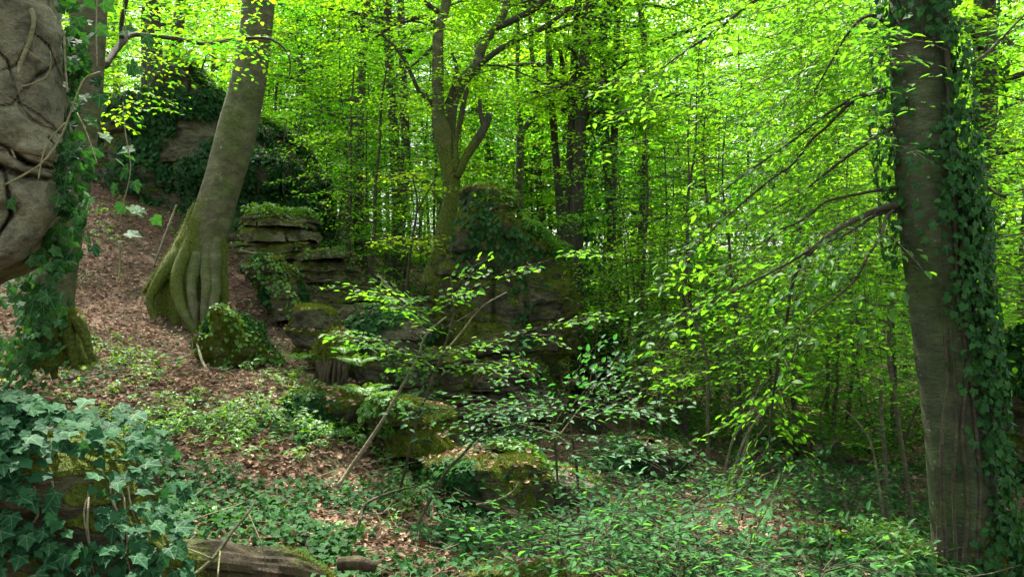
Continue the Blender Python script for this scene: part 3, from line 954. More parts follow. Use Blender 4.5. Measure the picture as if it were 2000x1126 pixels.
def top_plants(r, n, blobs, label, hgt=.22, name='herb_clump'):
    pos, nn = scatter_on(r, n, lambda c, nr, mo: blob(blobs)(c, nr, mo) * sstep(.1, .6, nr[:, 2]), front=False)
    if not len(pos): return
    L = Leaves()
    for w in range(6):
        a = rng.uniform(0, 6.28, n)
        L.add(pos + np.c_[rng.normal(0, .03, n), rng.normal(0, .03, n), hgt * rng.uniform(.2, 1, n)], np.c_[np.cos(a), np.sin(a), rng.uniform(-.4, .5, n)], np.c_[rng.normal(0, .4, n), rng.normal(0, .4, n), np.ones(n)], rng.uniform(.06, .12, n), rng.random(n) * .999)
    t = thing(name, label, 'plant', pos.mean(0))
    obj('leaves', leaf_mesh('leaves', L.get(), HERB, M['herb']), t, kind='stuff')
top_plants(pil, 110, [(950, 372, 60, 25)], 'low green plants fringing the very top of the rock pillar', .09)
top_plants(pil, 420, [(1060, 460, 50, 30), (1110, 500, 30, 30)], 'bright green plants on the sloping shoulder of the rock pillar')
top_plants(wallr, 700, [(520, 220, 80, 50), (620, 300, 50, 60), (400, 150, 80, 30)], 'green plants and grass along the top of the large dark rock wall', .3)
top_plants(ru[0], 160, [(550, 410, 60, 30)], 'small green plants on the mossy cap of the upper layered rock', .16)
t = thing('ivy', 'dark ivy climbing the upper face of the mossy rock pillar', 'ivy', lo_of(pil) + [0, -.5, 1.5])
obj('leaves', leaf_mesh('leaves', ivy_leaves(pos, nn, .06, lift=.05), IVYLO, M['ivy']), t, kind='stuff')
slab_rock('layered_rock', 'thin bedded pale rock courses at the foot of the mossy pillar',
    [([(722, 955, 1010), (728, 945, 1060), (737, 940, 1068)], .0), ([(741, 930, 1062), (752, 925, 1066), (758, 925, 1066)], .07), ([(761, 940, 1072), (772, 930, 1076), (782, 930, 1076)], -.04), ([(786, 920, 1070), (800, 910, 1078), (822, 900, 1084)], .03)],
    10.2, 1.2, 540, M['rock_dark'], 3500, mossk=(-.1, .5))
slab_rock('layered_rock', 'broad block of bedded rock left of the pillar foot behind the sapling',
    [([(688, 815, 880), (700, 790, 900), (722, 785, 905)], .0), ([(726, 780, 905), (750, 775, 915), (780, 770, 915)], .1), ([(784, 770, 915), (810, 765, 920), (850, 760, 925)], .0)],
    10.0, 1.2, 560, M['rock_dark'], 5000)
boulder('rock_wall', 'ivy hung rock block behind the snout of the pillar', [(660, 1160, 1205), (675, 1148, 1214), (720, 1130, 1216), (800, 1110, 1216), (860, 1100, 1216)], 12.6, 1.6, 570, M['rock_dark'], -.05, 6000, n=4, cat='rock',
        ivy=(2500, [(1180, 690, 50, 50)], 'dark ivy on the rock block behind the snout of the pillar', .07))
# --- right rock wall
boulder('rock_wall', 'shadowed bedded rock wall at the right edge behind the ivy clad beech', [(640, 1975, 2200), (680, 1950, 2250), (760, 1940, 2300), (820, 1950, 2300), (905, 1955, 2300), (930, 1950, 2300), (1000, 1955, 2300), (1040, 1965, 2300), (1056, 1985, 2300), (1130, 1990, 2300)],
        7.4, 1.6, 580, M['rock'], -.15, 7000, n=4.5, nseg=200, bed=(.08, .3), bedamp=.09, joint=.06, cat='rock',
        ivy=(4500, [(1985, 720, 60, 70), (1975, 880, 40, 40, .5)], 'thick ivy over the top of the right hand rock wall', .06))
# --- boulder under the foreground ivy
mound = loft_rock([(838, 20, 130), (860, -40, 215), (900, -120, 265), (960, -200, 295), (1050, -250, 318), (1160, -280, 330), (1300, -300, 330)], 2.3, .7, 590, nseg=170, dz=.012, n=2.4, bed=(.1, .3), bedamp=.02, rough=.05,
                  rscale=3, joint=.01, crack=.01, mossk=(.2, .6), mossb=.1, top=.2)
t = thing('boulder', 'dim boulder under the pale foreground ivy at the lower left corner', 'boulder', lo_of(mound))
rock_part('rock_body', mound, M['rock_dark'], t)
moss_part(mound, 9000, t, .012)

# ------------------------------------------------------------------ left curved beech
def trunk_profile(rows, Y):
    pts, rad = [], []
    for r in rows:
        y = r[3] if len(r) > 3 else Y
        pts.append(P((r[1] + r[2]) / 2, r[0], y)); rad.append((r[2] - r[1]) / 2 / FPX * y)
    return np.array(pts), np.array(rad)

LB = [(640, 310, 440), (610, 308, 438), (580, 312, 436), (545, 322, 436), (510, 338, 437), (470, 357, 443), (430, 374, 455), (380, 390, 468), (330, 405, 483), (250, 425, 505), (150, 452, 522),
      (60, 468, 532), (0, 472, 538), (-250, 500, 556), (-600, 520, 570), (-1000, 530, 570), (-1300, 540, 560)]
lp, lr = trunk_profile(LB, 11.0)
lr *= .93
def lb_mod(s, th):
    k = np.exp(-s / .035)
    k2 = np.exp(-s / .06)
    return 1 + .16 * k2 * np.cos(5 * th + .6) + .16 * k * np.cos(8 * th + 2.1) - .05 * k
g = Geo()
g.tube(lp, lr, nseg=72, step=.05, wob=.035, seed=3, mod=lb_mod)
def lb_moss(V):
    x, y = to_px(V)
    cx = np.interp(y, [r[0] for r in LB[::-1]], [(r[1] + r[2]) / 2 for r in LB[::-1]])
    hw = np.interp(y, [r[0] for r in LB[::-1]], [(r[2] - r[1]) / 2 for r in LB[::-1]])
    u = (x - cx) / hw
    low = sstep(330, 560, y)
    return .75 * low * sstep(.45, -.75, u) + .35 * sstep(520, 620, y) - .05 + .25 * sstep(.2, -1, u) * sstep(150, 350, y)
beech = thing('beech_tree', 'smooth curved beech trunk with mossy clawed roots on the leafy slope', 'tree', on_ground(375, 622, 11.0))
tr = obj('trunk', g.mesh('trunk', M['bark'], lb_moss), beech)
ROOTS = [[(385, 400, 22, 11.05), (356, 475, 36, 10.92), (330, 522, 34, 10.75), (305, 557, 26, 10.65), (293, 592, 20, 10.6), (303, 627, 14, 10.55), (312, 652, 6, 10.5)],
         [(392, 410, 22, 11.0), (366, 490, 36, 10.76), (346, 545, 30, 10.62), (352, 592, 26, 10.5), (368, 627, 20, 10.4), (386, 657, 10, 10.35)],
         [(400, 420, 22, 11.0), (384, 505, 30, 10.74), (374, 560, 24, 10.6), (378, 602, 20, 10.5), (382, 645, 12, 10.42)],
         [(412, 420, 22, 11.0), (404, 510, 30, 10.73), (404, 565, 22, 10.6), (399, 612, 18, 10.5), (394, 652, 12, 10.45)],
         [(425, 420, 22, 11.0), (420, 510, 30, 10.76), (421, 565, 24, 10.62), (414, 612, 20, 10.5), (410, 662, 12, 10.45)],
         [(435, 420, 22, 11.05), (430, 510, 28, 10.9), (437, 565, 22, 10.8), (436, 602, 18, 10.7), (430, 652, 12, 10.6)],
         [(380, 410, 20, 11.1), (345, 492, 30, 11.1), (320, 522, 24, 11.2), (300, 547, 18, 11.2), (280, 572, 8, 11.2)]]
for i, rt in enumerate(ROOTS):
    g = Geo()
    p_, r_ = px_tube(rt, 11); r_ *= .86
    g.tube(p_, r_, nseg=18, step=.04, wob=.18, seed=40 + i)
    obj('root', g.mesh('root', M['bark'], lambda V, i=i: (.5 if i in (0, 1, 5, 6) else .12) + .15 * fbm(V * 3, 9, 2)), beech)
# moss fuzz on trunk base
def fuzz(V, Nn, n, size, parent):
    L = Leaves()
    i = rng.integers(0, len(V), n)
    L.add(V[i] + rng.normal(0, .012, (n, 3)), Nn[i] + rng.normal(0, .6, (n, 3)), rng.normal(0, 1, (n, 3)), size * rng.uniform(.5, 1.4, n), rng.random(n) * .999)
    obj('moss', leaf_mesh('moss', L.get(), TUFT, M['moss_tuft']), parent, kind='stuff')
def mesh_vn(me):
    V = np.zeros(len(me.vertices) * 3, np.float32); me.vertices.foreach_get('co', V)
    Nn = np.zeros(len(me.vertices) * 3, np.float32); me.vertices.foreach_get('normal', Nn)
    return V.reshape(-1, 3).astype(float), Nn.reshape(-1, 3).astype(float)
for o in list(beech.children):
    V, Nn = mesh_vn(o.data)
    mo = lb_moss(V) if o.name.startswith('trunk') else np.full(len(V), .6)
    ok = mo + .3 * fbm(V * 5, 4, 3) > .42
    if ok.sum() > 20:
        fuzz(V[ok], Nn[ok], 9000 if o.name.startswith('trunk') else 1800, .022, o)

def leafy(parent, L, tw, tmpl=BEECH6, mat='beech', nobj=0, twig='twig'):
    Lg = L.get()
    if nobj:
        leaf_objects(parent, Lg, tmpl, M[mat], nobj)
    else:
        obj('leaves', leaf_mesh('leaves', Lg, tmpl, M[mat]), parent, kind='stuff')
    if tw:
        obj(twig, thin_tubes(tw).mesh(twig, M['twig']), parent, kind='stuff')

def rand_plates(L, n, box, Ls, spacing, size, tw=None, toward=None, droop=.25, rbase=None, g=rng, test=None, jit=.19):
    """plates with centres in a photo-space box (px0,px1,py0,py1,Y0,Y1)"""
    O, D, Z = [], [], []
    k = 0
    while len(O) < n and k < n * 2.4:
        k += 1
        px, py, Y = g.uniform(box[0], box[1]), g.uniform(box[2], box[3]), g.uniform(box[4], box[5])
        if test is not None and not test(px, py, Y): continue
        if abs(px - 1462) < 60 and py < 130: continue
        p = P(px, py, Y)
        if box[3] > 60 and test is None and g.random() > sstep(-.28, .22, vnoise(p[None] * [.55, .55, 1.1] * 9.0 / Y, 71)[0]): continue
        a = g.uniform(0, 2 * np.pi)
        d = np.array([math.cos(a), math.sin(a), g.normal(-.12, .15)])
        if toward is not None:
            d = d * .7 + norm((p - toward)[None] * [1, 1, .15])[0]
        O.append(p); D.append(d); Z.append(g.uniform(*Ls))
    plates(L, O, D, Z, spacing, size, droop=droop, tw=tw, rbase=rbase, g=g, jit=jit)

L, tw = Leaves(), []
rand_plates(L, 90, (140, 760, -160, 90, 9, 12.5), (.6, 1.1), .065, .072, tw)
rand_plates(L, 14, (550, 720, 0, 190, 11, 13), (.5, .9), .065, .07, tw)
rand_plates(L, 10, (200, 420, 40, 130, 9, 10.5), (.5, .9), .065, .07, tw)
rand_plates(L, 34, (100, 900, -700, -160, 8, 14), (.9, 1.4), .09, .08, None)
rand_plates(L, 95, (120, 470, -120, 150, 13, 17.5), (.7, 1.2), .075, .08, None, test=lambda x, y, Y: True)
leafy(beech, L, tw, nobj=300)

# arching dark branch across the curved trunk, from the tree behind the pale face
# ------------------------------------------------------------------ tree behind the pale face
LT = [(710, 30, 175, 6.6), (680, 40, 165, 6.6), (640, 55, 150, 6.6), (590, 62, 142, 6.6), (520, 72, 148, 6.6), (440, 90, 160, 6.6), (330, 112, 178, 6.6), (200, 130, 196, 6.6), (80, 138, 204, 6.6), (-40, 142, 206, 6.6), (-500, 150, 205, 6.6), (-1100, 160, 190, 6.6), (-1500, 170, 185, 6.6)]
lp2, lr2 = trunk_profile(LT, 6.6)
g = Geo()
g.tube(lp2, lr2, nseg=48, step=.06, wob=.05, seed=13, mod=lambda s, th: 1 + .16 * np.exp(-s / .03) * np.cos(6 * th + 1))
lt = thing('beech_tree', 'mossy footed beech rising just behind the pale cracked rock face', 'tree', on_ground(100, 700, 6.6))
def lt_moss(V):
    x, y = to_px(V)
    return .8 * sstep(560, 680, y) + .35 * sstep(60, 160, x) * sstep(300, 600, y) - .05
tr = obj('trunk', g.mesh('trunk', M['bark_mid'], lt_moss), lt)
V, Nn = mesh_vn(tr.data)
ok = lt_moss(V) > .45
fuzz(V[ok], Nn[ok], 9000, .018, tr)
g = Geo()
for rt in ([(150, 620, 26), (168, 660, 18), (178, 700, 10)], [(130, 630, 30), (140, 680, 20), (146, 720, 10)], [(70, 640, 30), (50, 690, 18), (40, 730, 10)], [(100, 640, 34), (104, 700, 22), (106, 740, 10)]):
    p_, r_ = px_tube([(a, b, c, 6.4) for a, b, c in rt], 6.4)
    gg = Geo(); gg.tube(p_, r_, nseg=12, step=.04, wob=.15, seed=int(rt[0][0]))
    ro = obj('root', gg.mesh('root', M['bark_mid'], .5), lt)
BR = [[(205, 130, 12, 7.0), (240, 80, 14, 7.4), (262, 68, 9, 7.6), (300, 71, 8, 7.8), (345, 76, 8, 8), (400, 86, 7, 8.2), (450, 78, 6, 8.3), (500, 74, 5, 8.4), (530, 77, 5, 8.4), (555, 95, 4, 8.4), (567, 120, 3.5, 8.4), (565, 148, 2.5, 8.4)],
      [(238, 82, 11, 7.4), (238, 40, 9, 7.3), (246, 5, 8, 7.2), (250, -60, 6, 7.2)],
      [(425, 118, 4, 8.3), (405, 105, 4, 8.3), (400, 118, 4, 8.3), (392, 140, 3, 8.3)]]
for b in BR:
    gg = Geo(); p_, r_ = px_tube(b, 8); gg.tube(p_, r_, nseg=8, step=.06, wob=.12, seed=5)
    obj('branch', gg.mesh('branch', M['twig'], 0), lt)
L, tw = Leaves(), []
rand_plates(L, 46, (190, 520, -120, 150, 7, 8.6), (.35, .7), .055, .065, tw)
rand_plates(L, 9, (200, 330, 160, 235, 8, 10), (.4, .7), .055, .065, tw, rbase=.8)
rand_plates(L, 22, (-200, 700, -900, -250, 5.5, 8.5), (.8, 1.3), .085, .08, None)
leafy(lt, L, tw, nobj=300)

# ivy on the pale face's right edge and the mossy trunk
iv = thing('ivy', 'glossy dark ivy draping the right edge of the pale cracked rock face', 'ivy', P(150, 520, 3.7))
L = Leaves()
n = 620
px = np.concatenate([rng.normal(140, 22, 460), rng.normal(118, 20, 110), rng.normal(70, 30, 50)])
py = np.concatenate([rng.uniform(-20, 420, 460), rng.uniform(380, 520, 110), rng.uniform(500, 600, 50)])
Yd = rng.uniform(3.45, 3.95, n) + .1 * (px < 128)
pp = np.array([P(a, b, c) for a, b, c in zip(px, py, Yd)])
keep = (vnoise(pp * 5, 3) > -.05) & ~((px < 112) & (py < 440))
pp = pp[keep]; n = len(pp)
L.add(pp, np.c_[rng.normal(.25, .5, n), rng.normal(-.2, .4, n), rng.normal(-.7, .4, n)], np.c_[rng.normal(.1, .4, n), rng.normal(-.9, .3, n), rng.normal(.35, .35, n)], rng.uniform(.035, .075, n), rng.random(n) * .999)
hang = [(225, 360), (238, 400), (250, 330), (265, 405), (228, 312), (245, 300), (262, 355), (300, 425), (250, 455), (258, 290), (270, 130), (285, 70), (240, 60), (255, 125), (130, 342), (40, 338), (20, 390), (52, 345), (150, 360), (180, 480), (255, 405), (300, 425)]
hp = np.array([P(a, b, 3.4 + .3 * rng.random()) for a, b in hang]); n = len(hp)
L.add(hp, np.c_[rng.normal(.4, .5, n), rng.normal(-.1, .3, n), rng.normal(-.4, .3, n)], np.c_[rng.normal(0, .4, n), rng.normal(-.7, .3, n), rng.normal(.7, .3, n)], rng.uniform(.05, .075, n), rng.random(n) * .999)
leaf_objects(iv, L.get(), IVY, M['ivy'], 300)
VST = [[(60, 18, 9), (66, 40, 9), (58, 80, 8), (40, 125, 8), (28, 175, 8), (18, 230, 7), (20, 280, 6), (30, 310, 4)], [(-5, 20, 5), (14, 60, 5), (28, 95, 4), (36, 125, 3)],
       [(22, 172, 4), (60, 165, 4), (90, 150, 3.5), (100, 125, 3), (98, 100, 2)], [(100, 130, 2), (80, 118, 2), (55, 100, 2)], [(-10, 370, 5), (40, 345, 4), (85, 315, 4), (120, 265, 4), (145, 200, 3.5), (165, 155, 3), (195, 140, 2.5)],
       [(75, 350, 3), (82, 310, 3), (95, 275, 3), (128, 240, 3)], [(0, 160, 2.5), (12, 170, 2.5), (26, 176, 2)], [(125, 60, 4), (128, 130, 4), (132, 180, 3)], [(190, -10, 3), (188, 60, 3), (190, 130, 2.5)],
       [(150, 220, 3), (165, 250, 3), (180, 290, 2.5), (190, 320, 2)], [(240, -20, 2), (246, 60, 2), (252, 100, 2), (268, 125, 1.5)], [(240, 200, 2), (245, 260, 2), (255, 330, 2), (240, 400, 2), (232, 440, 1.5)]]
vn = thing('ivy_vine', 'bare woody vine stems crossing the pale cracked rock face', 'vine', P(20, 330, 3.45))
for i, v in enumerate(VST):
    gg = Geo(); p_, r_ = px_tube([(a, b, c, 3.44) for a, b, c in v], 3.4); gg.tube(p_, r_, nseg=7, step=.015, wob=.2, seed=i)
    obj('stem', gg.mesh('stem', M['vine'], 0), vn)

# ivy over the trunk foot behind the face
pos = []
n = 420
px = rng.normal(45, 40, n); py = rng.normal(640, 55, n)
pp = np.array([P(a, b, 6.1 + .3 * rng.random()) for a, b in zip(px, py)])
pp = pp[vnoise(pp * 3, 8) > -.2]
iv2 = thing('ivy', 'ivy tangle in the shade below the overhang of the pale rock', 'ivy', P(60, 720, 6.2))
n = len(pp)
L = Leaves(); L.add(pp, np.c_[rng.normal(0, .5, n), rng.normal(-.3, .3, n), rng.normal(-.7, .3, n)], np.c_[rng.normal(0, .4, n), rng.normal(-.8, .3, n), rng.normal(.4, .3, n)], rng.uniform(.04, .075, n), rng.random(n) * .999)
leaf_objects(iv2, L.get(), IVY, M['ivy'], 120)

# foreground ivy on its boulder
fi = thing('ivy', 'large pale veined foreground ivy spilling over the boulder in the lower left corner', 'ivy', P(120, 1126, 2.3))
pos, nn = scatter_on(mound, 2000, lambda c, nr, mo: (.12 + sstep(-.3, .2, fbm(c * 4, 5, 2))) * (.4 + sstep(1000, 860, to_px(c)[1])) * (to_px(c)[1] < 1180))
L = Leaves(); n = len(pos)
L.add(pos + nn * rng.uniform(.02, .10, (n, 1)), np.c_[rng.normal(.35, .5, n), rng.normal(-.5, .4, n), rng.normal(-.45, .25, n)], nn * .5 + np.c_[rng.normal(0, .25, n), rng.normal(-.25, .25, n), rng.normal(.9, .2, n)], rng.uniform(.026, .056, n), rng.random(n) * .999)
ex = [(232, 792), (264, 808), (255, 850), (262, 870), (300, 1020), (345, 1028), (285, 905), (270, 960), (285, 1000), (60, 800), (20, 815), (330, 1070), (345, 1065), (265, 1085), (170, 780)]
hp = np.array([P(a, b, 2.35) for a, b in ex]); n = len(hp)
L.add(hp, np.c_[rng.normal(.6, .3, n), rng.normal(-.3, .3, n), rng.normal(-.25, .2, n)], np.c_[rng.normal(0, .25, n), rng.normal(-.3, .2, n), rng.normal(.9, .2, n)], rng.uniform(.04, .06, n), rng.random(n) * .999)
M['ivy_pale'] = leaf_mat('pale_ivy_leaf', [(0, (.008, .038, .016)), (.5, (.012, .052, .022)), (1, (.02, .07, .026))], [(0, (.03, .14, .02)), (1, (.07, .24, .03))], 0.6, 0.2, 0.05)
leaf_objects(fi, L.get(), IVY, M['ivy_pale'], 300)
def surf_pt(r, px, py, off=.012):
    x, y = to_px(r['V'])
    d = (x - px) ** 2 + (y - py) ** 2 + 4e3 * (np.sum(r['N'] * (np.array([0, 0, CAMZ]) - r['V']), 1) < 0)
    i = int(np.argmin(d))
    return r['V'][i] + r['N'][i] * off
for k in range(8):
    x = rng.uniform(20, 280); y = rng.uniform(900, 980)
    pts = [surf_pt(mound, x + dx, y + dy) for dx, dy in ((0, 0), (rng.normal(6, 8), 50), (rng.normal(12, 14), 110), (rng.normal(22, 18), 180))]
    gg = Geo(); gg.tube(np.array(pts), np.array([.0035, .0035, .003, .002]), nseg=6, step=.03, wob=.15, seed=k)
    obj('stem', gg.mesh('stem', M['vine'], 0), fi)

# ------------------------------------------------------------------ right ivy clad beech
RB = [(1200, 1834, 1990), (1126, 1830, 1970), (1000, 1822, 1948), (850, 1810, 1930), (700, 1790, 1915), (560, 1774, 1892), (430, 1757, 1884), (300, 1748, 1868), (150, 1742, 1852), (0, 1738, 1848), (-200, 1730, 1835), (-600, 1715, 1815), (-1100, 1700, 1790), (-1700, 1690, 1750)]
rp, rr_ = trunk_profile(RB, 5.0)
rr_ *= .93
g = Geo()
g.tube(rp, rr_, nseg=80, step=.03, wob=.03, seed=21, mod=lambda s, th: 1 + (.03 + .05 * np.exp(-s / .05)) * np.cos(4 * th + 1.0) + .05 * np.exp(-s / .06) * np.cos(7 * th))
rb = thing('beech_tree', 'big ivy clad beech trunk with sweeping leafy branches on the right', 'tree', on_ground(1905, 1150, 5.0))
def rb_moss(V):
    x, y = to_px(V)
    return .6 * sstep(900, 1100, y) * sstep(1840, 1950, x) - .1 + .12 * sstep(600, 300, y)
tr = obj('trunk', g.mesh('trunk', M['bark_grey_green'], rb_moss), rb)
V, Nn = mesh_vn(tr.data)
ok = rb_moss(V) > .25
fuzz(V[ok], Nn[ok], 7000, .014, tr)
gg = Geo()
RBR = [[(1765, 400, 18, 5.0), (1723, 407, 13, 4.9), (1673, 428, 11, 4.85), (1627, 453, 10, 4.8), (1602, 474, 10, 4.8), (1577, 499, 9, 4.8), (1556, 531, 8, 4.85), (1545, 563, 7, 4.9), (1538, 616, 6, 5), (1531, 663, 6, 5.1), (1520, 705, 5.5, 5.2), (1512, 760, 5, 5.4), (1505, 830, 4.5, 5.6), (1502, 935, 4, 5.8)],
       [(1602, 474, 8, 4.8), (1563, 499, 6, 4.8), (1520, 524, 5, 4.9), (1485, 542, 4.5, 5), (1442, 563, 4, 5.1), (1399, 585, 3.5, 5.2), (1353, 606, 3, 5.3), (1321, 618, 2, 5.3)],
       [(1760, 410, 10, 5), (1714, 419, 7, 4.9), (1677, 442, 6, 4.9), (1652, 457, 5, 4.9), (1613, 474, 4, 4.9)],
       [(1760, 365, 9, 5), (1719, 371, 7, 5), (1684, 377, 6, 5), (1613, 394, 5, 5.1), (1584, 418, 4.5, 5.1), (1549, 439, 4, 5.2), (1517, 451, 3.5, 5.2), (1492, 478, 3, 5.3), (1442, 517, 2, 5.3)],
       [(1745, 410, 7, 4.9), (1728, 428, 6, 4.8), (1723, 457, 6, 4.75), (1691, 506, 5, 4.7), (1677, 538, 4.5, 4.7), (1641, 574, 4, 4.7), (1602, 602, 3.5, 4.7), (1563, 634, 2.5, 4.7)],
       [(1760, 240, 10, 5), (1702, 274, 8, 5.1), (1655, 306, 6.5, 5.2), (1613, 338, 5, 5.2), (1584, 362, 4, 5.3), (1542, 391, 3, 5.4), (1490, 420, 2, 5.5)],
       [(1755, 170, 12, 5), (1677, 190, 9, 5.2), (1641, 220, 7, 5.3), (1613, 249, 6, 5.4), (1584, 274, 6, 5.4), (1549, 320, 5, 5.5), (1499, 355, 4.5, 5.6), (1453, 394, 4, 5.7), (1380, 460, 3, 5.8), (1330, 520, 2, 5.9)],
       [(1673, 188, 7, 5.2), (1613, 224, 5.5, 5.4), (1549, 274, 5, 5.5), (1499, 309, 4, 5.6), (1453, 341, 3.5, 5.7), (1400, 385, 2, 5.8)],
       [(1745, -120, 14, 5), (1600, -80, 10, 5.4), (1478, 0, 7, 5.7), (1435, 32, 6, 5.8), (1389, 67, 5, 5.9), (1335, 103, 4, 6), (1290, 135, 3, 6.1)],
       [(1750, 60, 10, 5), (1700, 30, 7, 5.1), (1660, 60, 5, 5.2), (1630, 110, 4, 5.3), (1590, 180, 3, 5.4)],
       [(1850, 330, 9, 5.1), (1900, 340, 6, 5.2), (1950, 380, 5, 5.2), (1990, 372, 4, 5.2), (2060, 340, 3, 5.2)],
       [(1850, 480, 8, 5.1), (1920, 470, 5, 5.2), (2000, 455, 3, 5.3)],
       [(1850, 150, 9, 5), (1920, 110, 6, 5), (1990, 40, 4, 5), (2050, -20, 3, 5)]]
L, tw = Leaves(), []
for i, b in enumerate(RBR):
    p_, r_ = px_tube(b, 5)
    gg = Geo(); gg.tube(p_, r_, nseg=8, step=.04, wob=.12, seed=60 + i)
    obj('branch', gg.mesh('branch', M['twig'], 0), rb)
    c, _ = catmull(p_, r_, .11)
    tang = norm(np.gradient(c, axis=0))
    O, D, Z = [], [], []
    lo = 2 if i else 3
    hi = len(c) if i else 22
    for k in range(lo, min(hi, len(c))):
        for rep in range(2):
            sg = (1 if (k + rep) % 2 else -1)
            hz = norm(np.cross(tang[k], [0, 0, 1])[None])[0]
            d = tang[k] * rng.uniform(.4, 1) + hz * sg * rng.uniform(.3, 1) + np.array([0, 0, rng.normal(-.05, .15)])
            O.append(c[k] + rng.normal(0, .02, 3)); D.append(d); Z.append(rng.uniform(.25, .6))
    plates(L, O, D, Z, .055, .064, droop=.22, tw=tw, jit=.2)
rand_plates(L, 420, (1280, 1760, 100, 740, 5.6, 9.5), (.4, .8), .06, .062, tw, toward=P(1800, 300, 5))
rand_plates(L, 200, (1480, 1760, -60, 260, 5.2, 9), (.4, .8), .06, .062, tw, toward=P(1800, -200, 5))
rand_plates(L, 300, (1850, 2080, -80, 620, 5.2, 9), (.4, .8), .06, .062, tw, toward=P(1800, 300, 5))
rand_plates(L, 40, (1700, 1870, 60, 370, 4.35, 4.7), (.25, .45), .055, .06, tw, toward=P(1800, 200, 5))
rand_plates(L, 230, (1275, 1440, -120, 400, 7.5, 12), (.5, .9), .065, .068, None, toward=P(1800, -300, 6))
rand_plates(L, 130, (1500, 2060, -110, 150, 9, 14), (.6, 1.1), .07, .075, None, test=lambda x, y, Y: True)
rand_plates(L, 60, (1200, 1410, -110, 60, 10, 14), (.6, 1.1), .07, .075, None, test=lambda x, y, Y: True)
rand_plates(L, 90, (1050, 2100, -700, -120, 4.5, 9), (.8, 1.3), .085, .08, None)
leafy(rb, L, tw, mat='sapling', nobj=300)
def overhead_shade(parent, n, x0, x1, seed):  # unseen leaf plates added above and behind the camera to shade the foreground
    g = np.random.default_rng(seed)
    Lo = Leaves()
    O = np.c_[g.uniform(x0, x1, n), g.uniform(-8, 3.5, n), g.uniform(5.5, 10, n)]
    a = g.uniform(0, 6.28, n)
    plates(Lo, O, np.c_[np.cos(a), np.sin(a), g.normal(-.1, .1, n)], g.uniform(.9, 1.5, n), .085, .10, g=g)
    obj('crown', leaf_mesh('crown', Lo.get(), BEECH2, M['beech']), parent, kind='stuff')  # parented to the tree, but added as shade for the foreground
overhead_shade(rb, 300, -1, 8, 1)
overhead_shade(lt, 300, -8, 1, 2)

# ivy on that trunk
def trunk_ivy(n, rows, Yc, pts, rad, cfn, size, g=rng):
    """leaves hugging the camera side of a trunk; cfn(py) -> (centre u, spread) with u from -1 (left edge) to 1"""
    py = g.uniform(rows[0], rows[1], n)
    pyc = np.array([to_px(p)[1][0] for p in pts])
    o = np.argsort(pyc)
    cx = np.interp(py, pyc[o], np.array([to_px(p)[0][0] for p in pts])[o])
    rd = np.interp(py, pyc[o], rad[o])
    cu, sp = cfn(py)
    ang = np.clip(g.normal(cu, sp, n), -1.5, 1.75) * (np.pi / 2) 
    c = np.stack([(cx - CX) / FPX * Yc, np.full(n, Yc), CAMZ + (CY - py) / FPX * Yc], 1)
    nn = np.stack([np.sin(ang), -np.cos(ang), np.zeros(n)], 1)
    return c + nn * (rd * 1.02)[:, None], nn
def cf(py):
    hi = sstep(420, 250, py)
    return .62 - .1 * sstep(900, 700, py) + 0 * hi, .30 + .35 * hi + .1 * sstep(950, 1100, py)
pos, nn = trunk_ivy(4800, (-60, 1150), 5.0, rp, rr_, cf, .05)
k = vnoise(pos * [4, 4, 3], 17) > -.38
pos, nn = pos[k], nn[k]
pl, nl = trunk_ivy(420, (-60, 520), 5.0, rp, rr_, lambda y: (-1.05 + 0 * y, .22 + 0 * y), .05)
pos = np.vstack([pos, pl]); nn = np.vstack([nn, nl])
iv3 = thing('ivy', 'ivy climbing the right side of the big beech trunk at right', 'ivy', on_ground(1950, 1150, 4.8))
Li = ivy_leaves(pos, nn, .046, lift=.13, hang=.8)
leaf_objects(iv3, Li, IVY, M['ivy'], 300)
for i, s in enumerate([[(1850, 1150, 10), (1840, 900, 8), (1842, 820, 7), (1850, 740, 6), (1838, 560, 5), (1835, 420, 4)], [(1880, 1140, 9), (1890, 980, 8), (1880, 850, 7), (1888, 700, 8), (1870, 560, 7), (1866, 420, 8), (1858, 280, 9), (1850, 100, 10), (1846, -40, 9)],
                        [(1870, 1140, 8), (1862, 950, 6), (1868, 830, 5), (1856, 640, 4)], [(1800, -30, 5), (1802, 100, 4), (1800, 140, 4)], [(1905, 1140, 10), (1915, 960, 9), (1903, 800, 8), (1886, 620, 7), (1878, 450, 7)], [(1834, 1140, 9), (1832, 1000, 7), (1826, 900, 5)]]):
    p_, r_ = px_tube([(a, b, c, 4.8) for a, b, c in s], 4.8)
    gg = Geo(); gg.tube(p_, r_, nseg=7, step=.03, wob=.2, seed=80 + i)
    obj('stem', gg.mesh('stem', M['twig'], 0), iv3)

